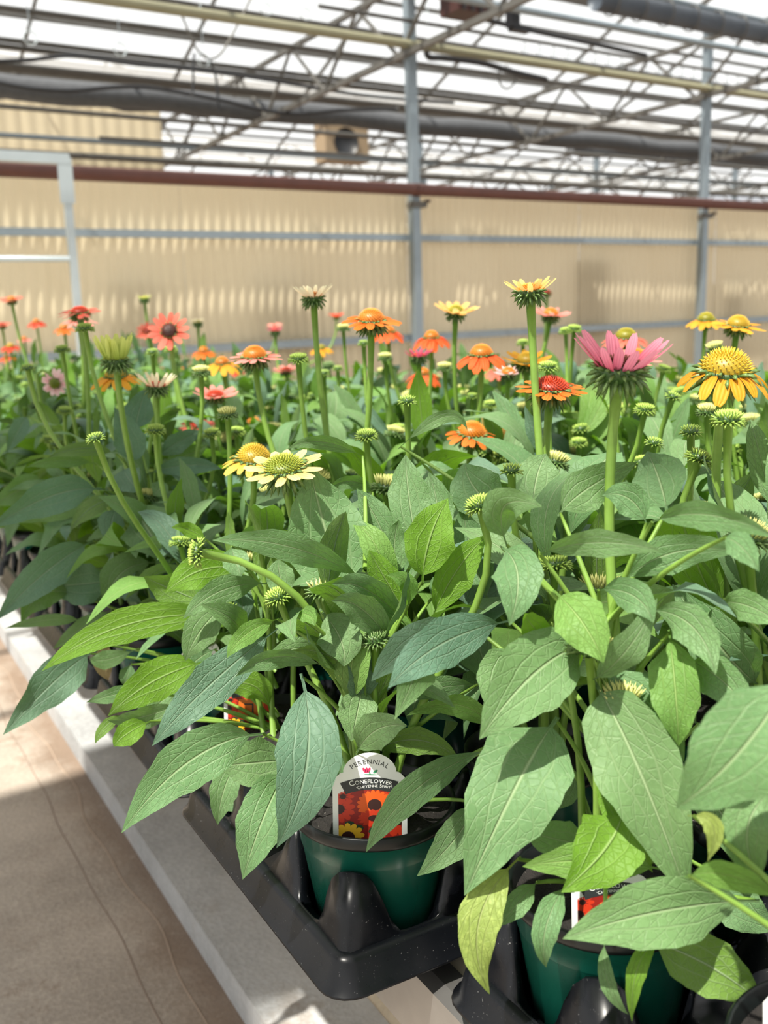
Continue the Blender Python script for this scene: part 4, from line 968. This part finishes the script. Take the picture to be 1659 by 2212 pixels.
# ---- hand-placed leaves of the front plants: plant, base, mid, tip (picture points), width px, (depth offsets m), roll deg, material, underside
A_, B_, C_, D_, E_, B2, DD = (0, 0), (0, 1), ('c', 0, 0), (0, 3), (1, 0), (0, 2), (0, 5)
C2, C3 = ('c', 1, 0), ('c', 0, 1)
HL = [
 (A_, (575, 1585), (415, 1640), (262, 1800), 118, (-.02, -.05, -.07), 10, 'm', 0), (A_, (625, 1655), (572, 1760), (524, 1900), 112, (-.03, -.09, -.10), 0, 'm', 0),
 (A_, (650, 1455), (664, 1640), (597, 1832), 142, (.0, -.06, -.09), 8, 'b', 0), (A_, (792, 1570), (742, 1440), (632, 1405), 62, (-.02, -.03, -.05), 20, 'm', 1),
 (A_, (710, 1445), (605, 1418), (508, 1462), 52, (.0, -.02, -.04), 35, 'm', 0), (A_, (610, 1350), (455, 1478), (328, 1612), 95, (.05, .0, -.03), 5, 'b', 0),
 (B_, (520, 1335), (290, 1345), (90, 1450), 78, (.0, -.02, -.05), 12, 'y', 1), (B2, (200, 1410), (125, 1465), (6, 1588), 92, (-.05, -.10, -.16), 5, 'b', 0),
 (B_, (450, 1428), (335, 1470), (232, 1548), 90, (.0, -.03, -.06), 10, 'y', 1), (B_, (310, 1488), (250, 1500), (186, 1517), 36, (-.02, -.04, -.05), 10, 'm', 0),
 (B_, (400, 1515), (310, 1548), (232, 1556), 56, (-.02, -.04, -.05), 30, 'm', 0), (B_, (330, 1555), (275, 1585), (246, 1613), 52, (-.03, -.05, -.06), 0, 'y', 1),
 (B_, (270, 1540), (228, 1570), (206, 1606), 26, (-.03, -.05, -.06), 0, 'm', 1), (B_, (585, 1545), (540, 1478), (440, 1502), 64, (-.02, -.03, -.04), 20, 'y', 1),
 (B_, (640, 1640), (550, 1648), (470, 1655), 105, (-.06, -.08, -.09), 0, 'm', 0), (B_, (520, 1640), (486, 1700), (470, 1782), 62, (-.05, -.07, -.08), 0, 'm', 0), (B_, (590, 1700), (530, 1720), (478, 1752), 60, (-.04, -.05, -.06), 0, 'm', 0),
 (A_, (785, 1475), (772, 1540), (758, 1602), 84, (-.02, -.04, -.05), 0, 'm', 0), (A_, (768, 1632), (812, 1578), (880, 1568), 82, (-.03, -.05, -.07), 0, 'm', 0),
 (A_, (795, 1632), (895, 1598), (992, 1640), 62, (-.01, -.02, -.03), 20, 'm', 1), (A_, (1075, 1612), (905, 1700), (790, 1842), 72, (-.04, -.085, -.10), 14, 'm', 0),
 (A_, (1030, 1725), (985, 1810), (900, 1893), 80, (-.05, -.08, -.09), 5, 'm', 0), (A_, (760, 1560), (740, 1620), (735, 1680), 40, (.04, .03, .02), 0, 'm', 0),
 (C_, (1110, 1340), (960, 1388), (838, 1487), 108, (.06, .02, -.02), 8, 'b', 0), (C_, (1020, 1345), (900, 1390), (802, 1472), 90, (.10, .07, .03), 0, 'b', 0),
 (A_, (1040, 1478), (950, 1485), (855, 1502), 52, (-.02, -.03, -.04), 20, 'm', 0), (A_, (1085, 1605), (1000, 1525), (878, 1546), 54, (-.03, -.04, -.05), 25, 'y', 0),
 (C_, (1275, 1390), (1160, 1450), (1035, 1598), 165, (.0, -.04, -.07), 5, 'm', 0), (C_, (1125, 1400), (1085, 1460), (1062, 1545), 110, (.05, .03, .01), 0, 'm', 0),
 (C_, (1205, 1550), (1120, 1690), (1003, 1935), 205, (.0, -.05, -.08), -6, 'm', 0), (C_, (1282, 1470), (1375, 1650), (1494, 1962), 185, (-.02, -.08, -.11), 6, 'm', 0),
 (C_, (1288, 1435), (1395, 1525), (1478, 1645), 112, (.0, -.04, -.06), 0, 'm', 0), (C_, (1445, 1360), (1458, 1480), (1466, 1612), 110, (-.02, -.06, -.07), 10, 'y', 0),
 (C_, (1395, 1318), (1492, 1350), (1546, 1458), 88, (-.03, -.06, -.09), 10, 'm', 0), (C_, (1195, 1275), (1258, 1345), (1304, 1432), 112, (-.02, -.06, -.08), 0, 'y', 0),
 (C_, (1285, 1275), (1365, 1285), (1412, 1346), 76, (-.02, -.05, -.07), 15, 'm', 0), (C_, (1160, 1200), (1285, 1172), (1432, 1192), 66, (.0, -.04, -.06), 25, 'm', 0),
 (C_, (1080, 1180), (1118, 1240), (1100, 1352), 108, (.03, -.02, -.04), 5, 'm', 0), (C_, (1098, 1185), (1088, 1095), (1172, 1095), 92, (.03, .01, -.02), 20, 'm', 0),
 (C_, (1402, 1130), (1530, 1112), (1680, 1165), 66, (-.03, -.08, -.12), 20, 'm', 0), (C_, (1442, 1112), (1425, 1040), (1398, 975), 125, (.02, .05, .08), 10, 'm', 0),
 (C_, (1205, 1115), (1270, 1055), (1378, 998), 92, (.05, .07, .09), 10, 'm', 0), (C_, (1400, 1140), (1360, 1078), (1300, 1070), 74, (.02, .03, .04), 10, 'm', 0),
 (C_, (1340, 1265), (1450, 1195), (1605, 1192), 86, (.0, -.02, -.02), 15, 'm', 0), (C2, (1555, 1302), (1620, 1310), (1700, 1358), 70, (-.12, -.15, -.18), 10, 'm', 0), (C_, (1560, 1160), (1600, 1180), (1640, 1235), 60, (-.10, -.12, -.14), 0, 'm', 0),
 (C3, (1720, 1440), (1610, 1610), (1460, 1748), 205, (-.0, -.02, .0), 5, 'm', 0), (C3, (1640, 1560), (1560, 1610), (1476, 1658), 70, (.03, .03, .04), 10, 'y', 0), (C_, (1480, 1420), (1560, 1470), (1622, 1545), 90, (-.03, -.06, -.08), 10, 'm', 0),
 (C_, (1640, 1945), (1430, 1968), (1215, 2028), 145, (-.10, -.14, -.16), 10, 'm', 0), (C_, (1345, 1745), (1310, 1830), (1212, 1928), 150, (-.07, -.10, -.12), 5, 'y', 1),
 (C_, (1440, 1880), (1280, 1860), (1128, 1872), 88, (-.07, -.10, -.09), 10, 'y', 0), (C_, (1125, 1850), (1035, 1990), (1058, 2148), 92, (-.05, -.10, -.11), 0, 'a', 0), (C_, (1165, 1900), (1120, 1950), (1077, 2002), 52, (-.04, -.06, -.07), 0, 'm', 0),
 (C_, (1390, 2030), (1520, 2080), (1650, 2170), 125, (-.10, -.12, -.13), 5, 'm', 1), (C_, (1430, 2020), (1378, 2090), (1365, 2208), 42, (-.12, -.15, -.15), 0, 'y', 1), (C_, (1308, 2020), (1312, 2120), (1358, 2192), 34, (-.11, -.14, -.14), 0, 'm', 0),
 (C3, (1480, 1895), (1570, 1890), (1690, 1940), 60, (.0, .02, .03), 10, 'y', 0), (C3, (1680, 1700), (1615, 1790), (1645, 1910), 110, (.06, .04, .05), 0, 'm', 0), (C3, (1485, 1762), (1540, 1785), (1528, 1862), 42, (.05, .04, .04), 0, 'a', 0),
 (C_, (1300, 1830), (1210, 1815), (1125, 1790), 84, (-.03, -.05, -.06), 0, 'm', 0), (C_, (1290, 1640), (1345, 1760), (1410, 1885), 82, (-.02, -.05, -.06), 0, 'y', 1), (C_, (1230, 1640), (1225, 1700), (1200, 1750), 60, (.03, .02, .01), 0, 'm', 0), (C_, (1480, 1660), (1560, 1760), (1600, 1880), 95, (-.0, -.02, -.04), 0, 'm', 0),
 (C_, (1500, 1560), (1600, 1600), (1690, 1650), 80, (.06, .05, .04), 0, 'm', 0), (C_, (1560, 1900), (1600, 1960), (1680, 2010), 100, (.0, -.02, -.03), 0, 'm', 0), (C_, (1230, 1900), (1180, 2000), (1180, 2090), 60, (-.06, -.10, -.10), 0, 'm', 0),
 (A_, (755, 1315), (708, 1165), (668, 1005), 180, (.0, .02, .03), 0, 'm', 0), (A_, (800, 1262), (640, 1185), (458, 1167), 66, (.0, -.05, -.08), 15, 'm', 0), (A_, (885, 1362), (800, 1278), (716, 1262), 70, (.0, -.03, -.06), 15, 'm', 0),
 (A_, (850, 1402), (785, 1318), (716, 1298), 72, (-.01, -.04, -.06), 5, 'm', 0), (A_, (905, 1200), (885, 1085), (876, 982), 92, (.04, .06, .08), 0, 'm', 0), (A_, (950, 1185), (945, 1095), (926, 1020), 70, (.06, .08, .10), 0, 'm', 0),
 (A_, (912, 1265), (928, 1165), (968, 1076), 108, (.0, .0, .01), 5, 'y', 1), (A_, (855, 1245), (822, 1140), (770, 1055), 78, (.05, .06, .07), 5, 'm', 0), (A_, (864, 1255), (852, 1185), (862, 1122), 66, (.02, .03, .03), 0, 'm', 0),
 (A_, (895, 1355), (835, 1255), (797, 1188), 66, (.0, .0, .0), 10, 'y', 1), (A_, (930, 1345), (985, 1235), (1055, 1155), 82, (.0, .0, .0), 10, 'y', 1), (A_, (880, 1315), (880, 1262), (835, 1243), 42, (-.02, -.03, -.04), 0, 'y', 0),
 (A_, (930, 1300), (960, 1260), (1020, 1240), 50, (.02, .03, .03), 0, 'm', 0), (A_, (608, 1335), (535, 1368), (490, 1422), 46, (-.01, -.03, -.05), 10, 'y', 0), (B_, (585, 1262), (480, 1275), (395, 1338), 62, (-.02, -.05, -.07), 15, 'm', 0),
 (B_, (545, 1240), (450, 1228), (356, 1282), 86, (.0, -.02, -.04), 10, 'y', 1), (B_, (440, 1300), (375, 1275), (310, 1245), 74, (.0, -.0, -.02), 5, 'm', 1), (B_, (450, 1170), (410, 1145), (370, 1140), 32, (.0, .0, -.02), 0, 'y', 1),
 (B_, (498, 1175), (510, 1215), (522, 1245), 58, (-.04, -.06, -.07), 0, 'm', 0), (B_, (600, 1195), (606, 1250), (622, 1292), 62, (-.08, -.09, -.10), 0, 'm', 0), (B_, (490, 1305), (435, 1360), (400, 1428), 74, (-.03, -.05, -.06), 0, 'm', 0),
 (A_, (690, 1315), (735, 1380), (742, 1440), 96, (-.02, -.05, -.06), 0, 'm', 0), (A_, (640, 1325), (668, 1330), (680, 1352), 40, (-.05, -.06, -.07), 0, 'y', 0), (A_, (690, 1420), (640, 1400), (560, 1440), 50, (.03, .02, .0), 0, 'm', 0), (A_, (820, 1480), (800, 1430), (770, 1410), 40, (.0, .0, .0), 0, 'm', 0),
 (D_, (288, 1005), (280, 950), (246, 880), 68, (.0, -.01, -.02), 5, 'b', 0), (D_, (292, 935), (300, 890), (318, 836), 62, (.03, .04, .05), 0, 'b', 0), (D_, (255, 982), (180, 968), (102, 990), 34, (.0, -.04, -.07), 20, 'b', 1), (D_, (210, 1002), (130, 995), (55, 1010), 32, (.0, -.03, -.05), 30, 'm', 0),
 (D_, (265, 1010), (278, 1035), (302, 1064), 64, (-.03, -.05, -.06), 0, 'b', 0), (D_, (350, 1035), (345, 1055), (330, 1070), 40, (-.03, -.05, -.06), 0, 'm', 0), (D_, (315, 1025), (400, 1005), (480, 1013), 44, (-.02, -.04, -.05), 20, 'b', 0), (D_, (335, 990), (385, 955), (442, 930), 44, (.0, .02, .03), 10, 'b', 0), (D_, (350, 1000), (400, 985), (450, 960), 50, (.03, .04, .05), 10, 'm', 0),
 (D_, (225, 1058), (115, 1070), (-20, 1142), 80, (-.02, -.07, -.11), 12, 'b', 0), (D_, (215, 1080), (130, 1095), (30, 1130), 56, (.02, .0, -.03), 10, 'm', 0), (D_, (355, 1008), (405, 1030), (452, 1066), 36, (-.02, -.03, -.04), 10, 'b', 0), (D_, (288, 1100), (322, 1148), (352, 1214), 112, (-.05, -.09, -.11), 5, 'm', 0),
 (D_, (252, 1095), (240, 1130), (236, 1172), 56, (-.05, -.06, -.07), 0, 'b', 0), (D_, (258, 1078), (200, 1095), (150, 1148), 40, (-.03, -.05, -.06), 0, 'b', 1), (D_, (205, 1165), (100, 1235), (-8, 1340), 82, (-.04, -.10, -.14), 8, 'b', 0), (D_, (245, 1255), (175, 1262), (102, 1268), 92, (-.04, -.06, -.07), 5, 'b', 0),
 (D_, (345, 1215), (262, 1238), (232, 1312), 78, (-.06, -.10, -.12), 5, 'm', 0), (D_, (165, 1285), (90, 1285), (45, 1348), 62, (-.05, -.08, -.10), 10, 'm', 0), (D_, (185, 1340), (100, 1340), (10, 1358), 28, (-.08, -.10, -.12), 20, 'm', 0), (D_, (245, 1315), (180, 1355), (114, 1402), 40, (-.08, -.11, -.13), 0, 'm', 0),
 (DD, (100, 1040), (50, 1055), (-20, 1095), 60, (.0, -.03, -.06), 10, 'm', 0), (DD, (62, 895), (40, 930), (14, 978), 38, (.0, -.02, -.03), 0, 'b', 0), (D_, (420, 1100), (380, 1080), (350, 1120), 60, (.05, .04, .03), 0, 'b', 0), (D_, (450, 1150), (410, 1110), (360, 1090), 70, (.05, .05, .05), 0, 'b', 0),
 (B2, (240, 1390), (225, 1430), (235, 1470), 45, (-.03, -.05, -.05), 0, 'd', 0), (B2, (300, 1400), (230, 1425), (195, 1420), 40, (-.03, -.05, -.06), 0, 'm', 0), (B2, (285, 1430), (275, 1460), (268, 1480), 36, (-.04, -.05, -.05), 0, 'm', 0), (B_, (400, 1480), (330, 1530), (300, 1560), 60, (.02, .0, -.02), 0, 'm', 0), (B_, (470, 1400), (420, 1430), (390, 1470), 60, (.0, .0, .0), 0, 'm', 0),
 (E_, (1060, 1310), (1020, 1200), (1000, 1090), 90, (-.05, -.02, .0), 0, 'm', 0), (E_, (1110, 1130), (1030, 1060), (1005, 1000), 110, (-.02, .0, .02), 0, 'm', 0), (E_, (1150, 1100), (1160, 1030), (1180, 980), 100, (.0, .03, .05), 0, 'm', 0),
 (E_, (860, 970), (960, 900), (1010, 930), 30, (.1, .1, .1), 10, 'm', 0), (A_, (790, 990), (700, 955), (620, 970), 34, (.12, .10, .08), 20, 'm', 0), (A_, (810, 1070), (760, 1040), (700, 1062), 34, (.10, .09, .08), 20, 'm', 0),
]
for (k, pb, pm, pt, wpx, off, roll, mt, under) in HL:
    o = PL[k]; base = np.array(o.location)
    def dplane(u, v, of):
        r = ray(u, v); t = CAMH2 @ (base - CAM) / (CAMH2 @ r); return CAM + r * (t + of), t + of
    best = None; pr_ = (rnd.choice((-1, 1)) * 1.6, rnd.uniform(.05, .35), rnd.uniform(.03, .075), rnd.uniform(0, 6), rnd.uniform(-.05, .05))
    for sh in (0, -.012, .012, -.024, .024, -.036, -.05, .036, -.065, .05):
        p0, t0 = dplane(*pb, off[0] + sh * .6); p1, t1 = dplane(*pm, off[1] + sh); p2, t2 = dplane(*pt, off[2] + sh)
        nv = 18; P = bez(p0, p1, p2, nv); T = np.gradient(P, axis=0); T /= np.linalg.norm(T, axis=1)[:, None]
        vd = P - CAM; vd /= np.linalg.norm(vd, axis=1)[:, None]
        S = np.cross(T, -vd); S /= np.linalg.norm(S, axis=1)[:, None] + 1e-9; N = np.cross(S, T)
        # turn the blade about its midrib so that it also looks up
        Sm = S[nv // 2]; rr = math.radians(roll) * (1 if Sm[2] > 0 else -1)
        S2 = S * math.cos(rr) + N * math.sin(rr); N2 = N * math.cos(rr) - S * math.sin(rr)
        tw = np.linspace(-.18, .18, nv + 1)[:, None] * pr_[0]; S3 = S2 + N2 * tw; N3 = N2 - S2 * tw
        W = wpx * t1 / FPX
        me = leaf_mesh_from(P - base, S3, N3, W, 9, pr_[1], pr_[2], pr_[3], LM[mt], flip=bool(under), shape=pr_[4])
        V_ = np.array([v.co for v in me.vertices]) + base; P_ = [tuple(p.vertices) for p in me.polygons]; P_ = P_[len(P_) // 5:]
        c, t_ = REG.hits(V_, P_, o.name, ('petiole',), weight=HEAVY)
        if best is None or c < best[0]:
            if best: bpy.data.meshes.remove(best[1])
            best = (c, me, V_, P_, t_, p0, T)
        else: bpy.data.meshes.remove(me)
        if c == 0: break
    c, me, V_, P_, t_, p0, T = best; REG.add(V_, P_, o.name, 'leaf', t_)
    obj('leaf', me, o)
    if off[0] < .2:   # petiole joins the crown of the plant
        hub = np.array([.0, .0, max(SZ0, (p0 - base)[2] - .09)]); pp = p0 - base; best = None
        for lift, sd2 in ((.006, 0), (.03, 0), (.03, .03), (.03, -.03), (.06, 0), (.06, .04), (.06, -.04), (.09, 0), (.09, .06), (.09, -.06), (.12, 0), (.06, .08), (.06, -.08), (.15, .06), (.15, -.06)):
            mb_ = MB().tube(bez(hub, (hub + pp) / 2 + UPZ * lift + CRH * sd2, pp + T[0] * .004, 7), [.003, .0028, .0026, .0024, .0022, .002, .0018, .0014], 5)
            V_ = np.array(mb_.v) + base; c, t_ = REG.hits(V_, mb_.f, o.name, ('petiole', 'stem', 'leaf', 'soil'), weight=HEAVY)
            if best is None or c < best[0]: best = (c, mb_, V_, t_)
            if c == 0: break
        c, mb_, V_, t_ = best; REG.add(V_, mb_.f, o.name, 'petiole', t_); obj('petiole', mb_.me('petiole', STEM), o)



# ---- fill foliage; front plants keep only what does not cover tag, pots and the hand-placed leaves
def project(p):
    c = RM.T @ (np.asarray(p) - CAM); return CX + FPX * c[0] / c[2], CY + FPX * c[1] / c[2], c[2]
def keep_front(nm, mm, o):
    if nm != 'leaf': return True
    for f in (.0, .35, .6, .8, 1.0):
        q = mm @ Vector((.13 * f, 0, .02 if f == .6 else 0)); u, v, d = project(np.array(q) + np.array(o.location))
        if v > KEEPV(u): return False
        if any(x0 < u < x1 and y0 < v < y1 for x0, y0, x1, y1 in OPEN): return False
    return True
# where the front plants show tags and single large leaves and no smaller leaf lies before them
OPEN = [(430, 1460, 600, 1600), (590, 1440, 725, 1850), (1110, 1540, 1260, 1900), (1270, 1480, 1500, 1950)]
def KEEPV(u):
    pts = [(-200, 1330), (100, 1330), (250, 1420), (420, 1600), (560, 1640), (700, 1600), (980, 1600), (1000, 1700), (1100, 1750), (1300, 1900), (1500, 2000), (1800, 2050)]
    for (a, b), (c, d) in zip(pts[:-1], pts[1:]):
        if a <= u <= c: return b + (d - b) * (u - a) / (c - a)
    return 1400
def fill(o, pr, sc, keep):
    base = np.array(o.location); best = None
    for _ in range(24):      # turn the whole plant until its stems stand clear
        rz = rnd.uniform(0, 6.28); rm = Matrix.Rotation(rz, 4, 'Z') @ Matrix.Translation((0, 0, SZ0)) @ Matrix.Scale(sc, 4) @ Matrix.Translation((0, 0, -SZ0)); c = 0
        for nm, me, mt in pr:
            if nm == 'leaf': continue
            V, P = arrays(me); c += REG.hits(xf(V, rm @ mt) + base, P, o.name, ('pot', 'soil', 'stem'), weight=HEAVY)[0]
        if best is None or c < best[0]: best = (c, rm)
        if c == 0: break
    rm = best[1]
    for nm, me, mt in pr:
        if nm == 'leaf': continue
        V, P = arrays(me); REG.add(xf(V, rm @ mt) + base, P, o.name, nm); obj(nm, me, o, mat=rm @ mt)
    for nm, me, mt in pr:
        if nm != 'leaf': continue
        V, P = arrays(me, .25); best = None; fallback = None
        for t in range(13):
            e = min(1.0, t * .14); m_ = mt
            if t: m_ = mt @ Matrix.Rotation(rnd.uniform(-1, 1) * .9 * e, 4, 'Z') @ Matrix.Rotation(rnd.uniform(-.8, .45) * e, 4, 'Y') @ Matrix.Rotation(rnd.uniform(-.6, .6) * e, 4, 'X') @ Matrix.Scale(1 - .22 * e * rnd.random(), 4)
            mm = rm @ m_
            if keep is not None and not keep(nm, mm, o):
                if t >= 4 and best is None: break
                continue
            Vw = xf(V, mm) + base; c, tr_ = REG.hits(Vw, P, o.name, (), best[0] if best else 99, HEAVY)
            if best is None or c < best[0]: best = (c, mm, Vw, tr_)
            if c == 0: break
        if best is None: continue
        c, mm, Vw, tr_ = best; REG.add(Vw, P, o.name, 'leaf', tr_); obj('leaf', me, o, mat=mm)
for k, o in PL.items():
    i, j = (k[0], k[1]) if k[0] != 'c' else (0, -1)
    hero = k in HEROL
    near = k[0] == 'c' or (j < 9)
    pr = (PN if near else PF); pr = pr[rnd.randrange(len(pr))]
    kf = keep_front if (k[0] == 'c' or j < 6) else None
    sc = rnd.uniform(1.02, 1.24) if not hero else .95
    if k[0] == 'c' and (k[2] == 1): sc = .8
    fill(o, pr, sc, kf)
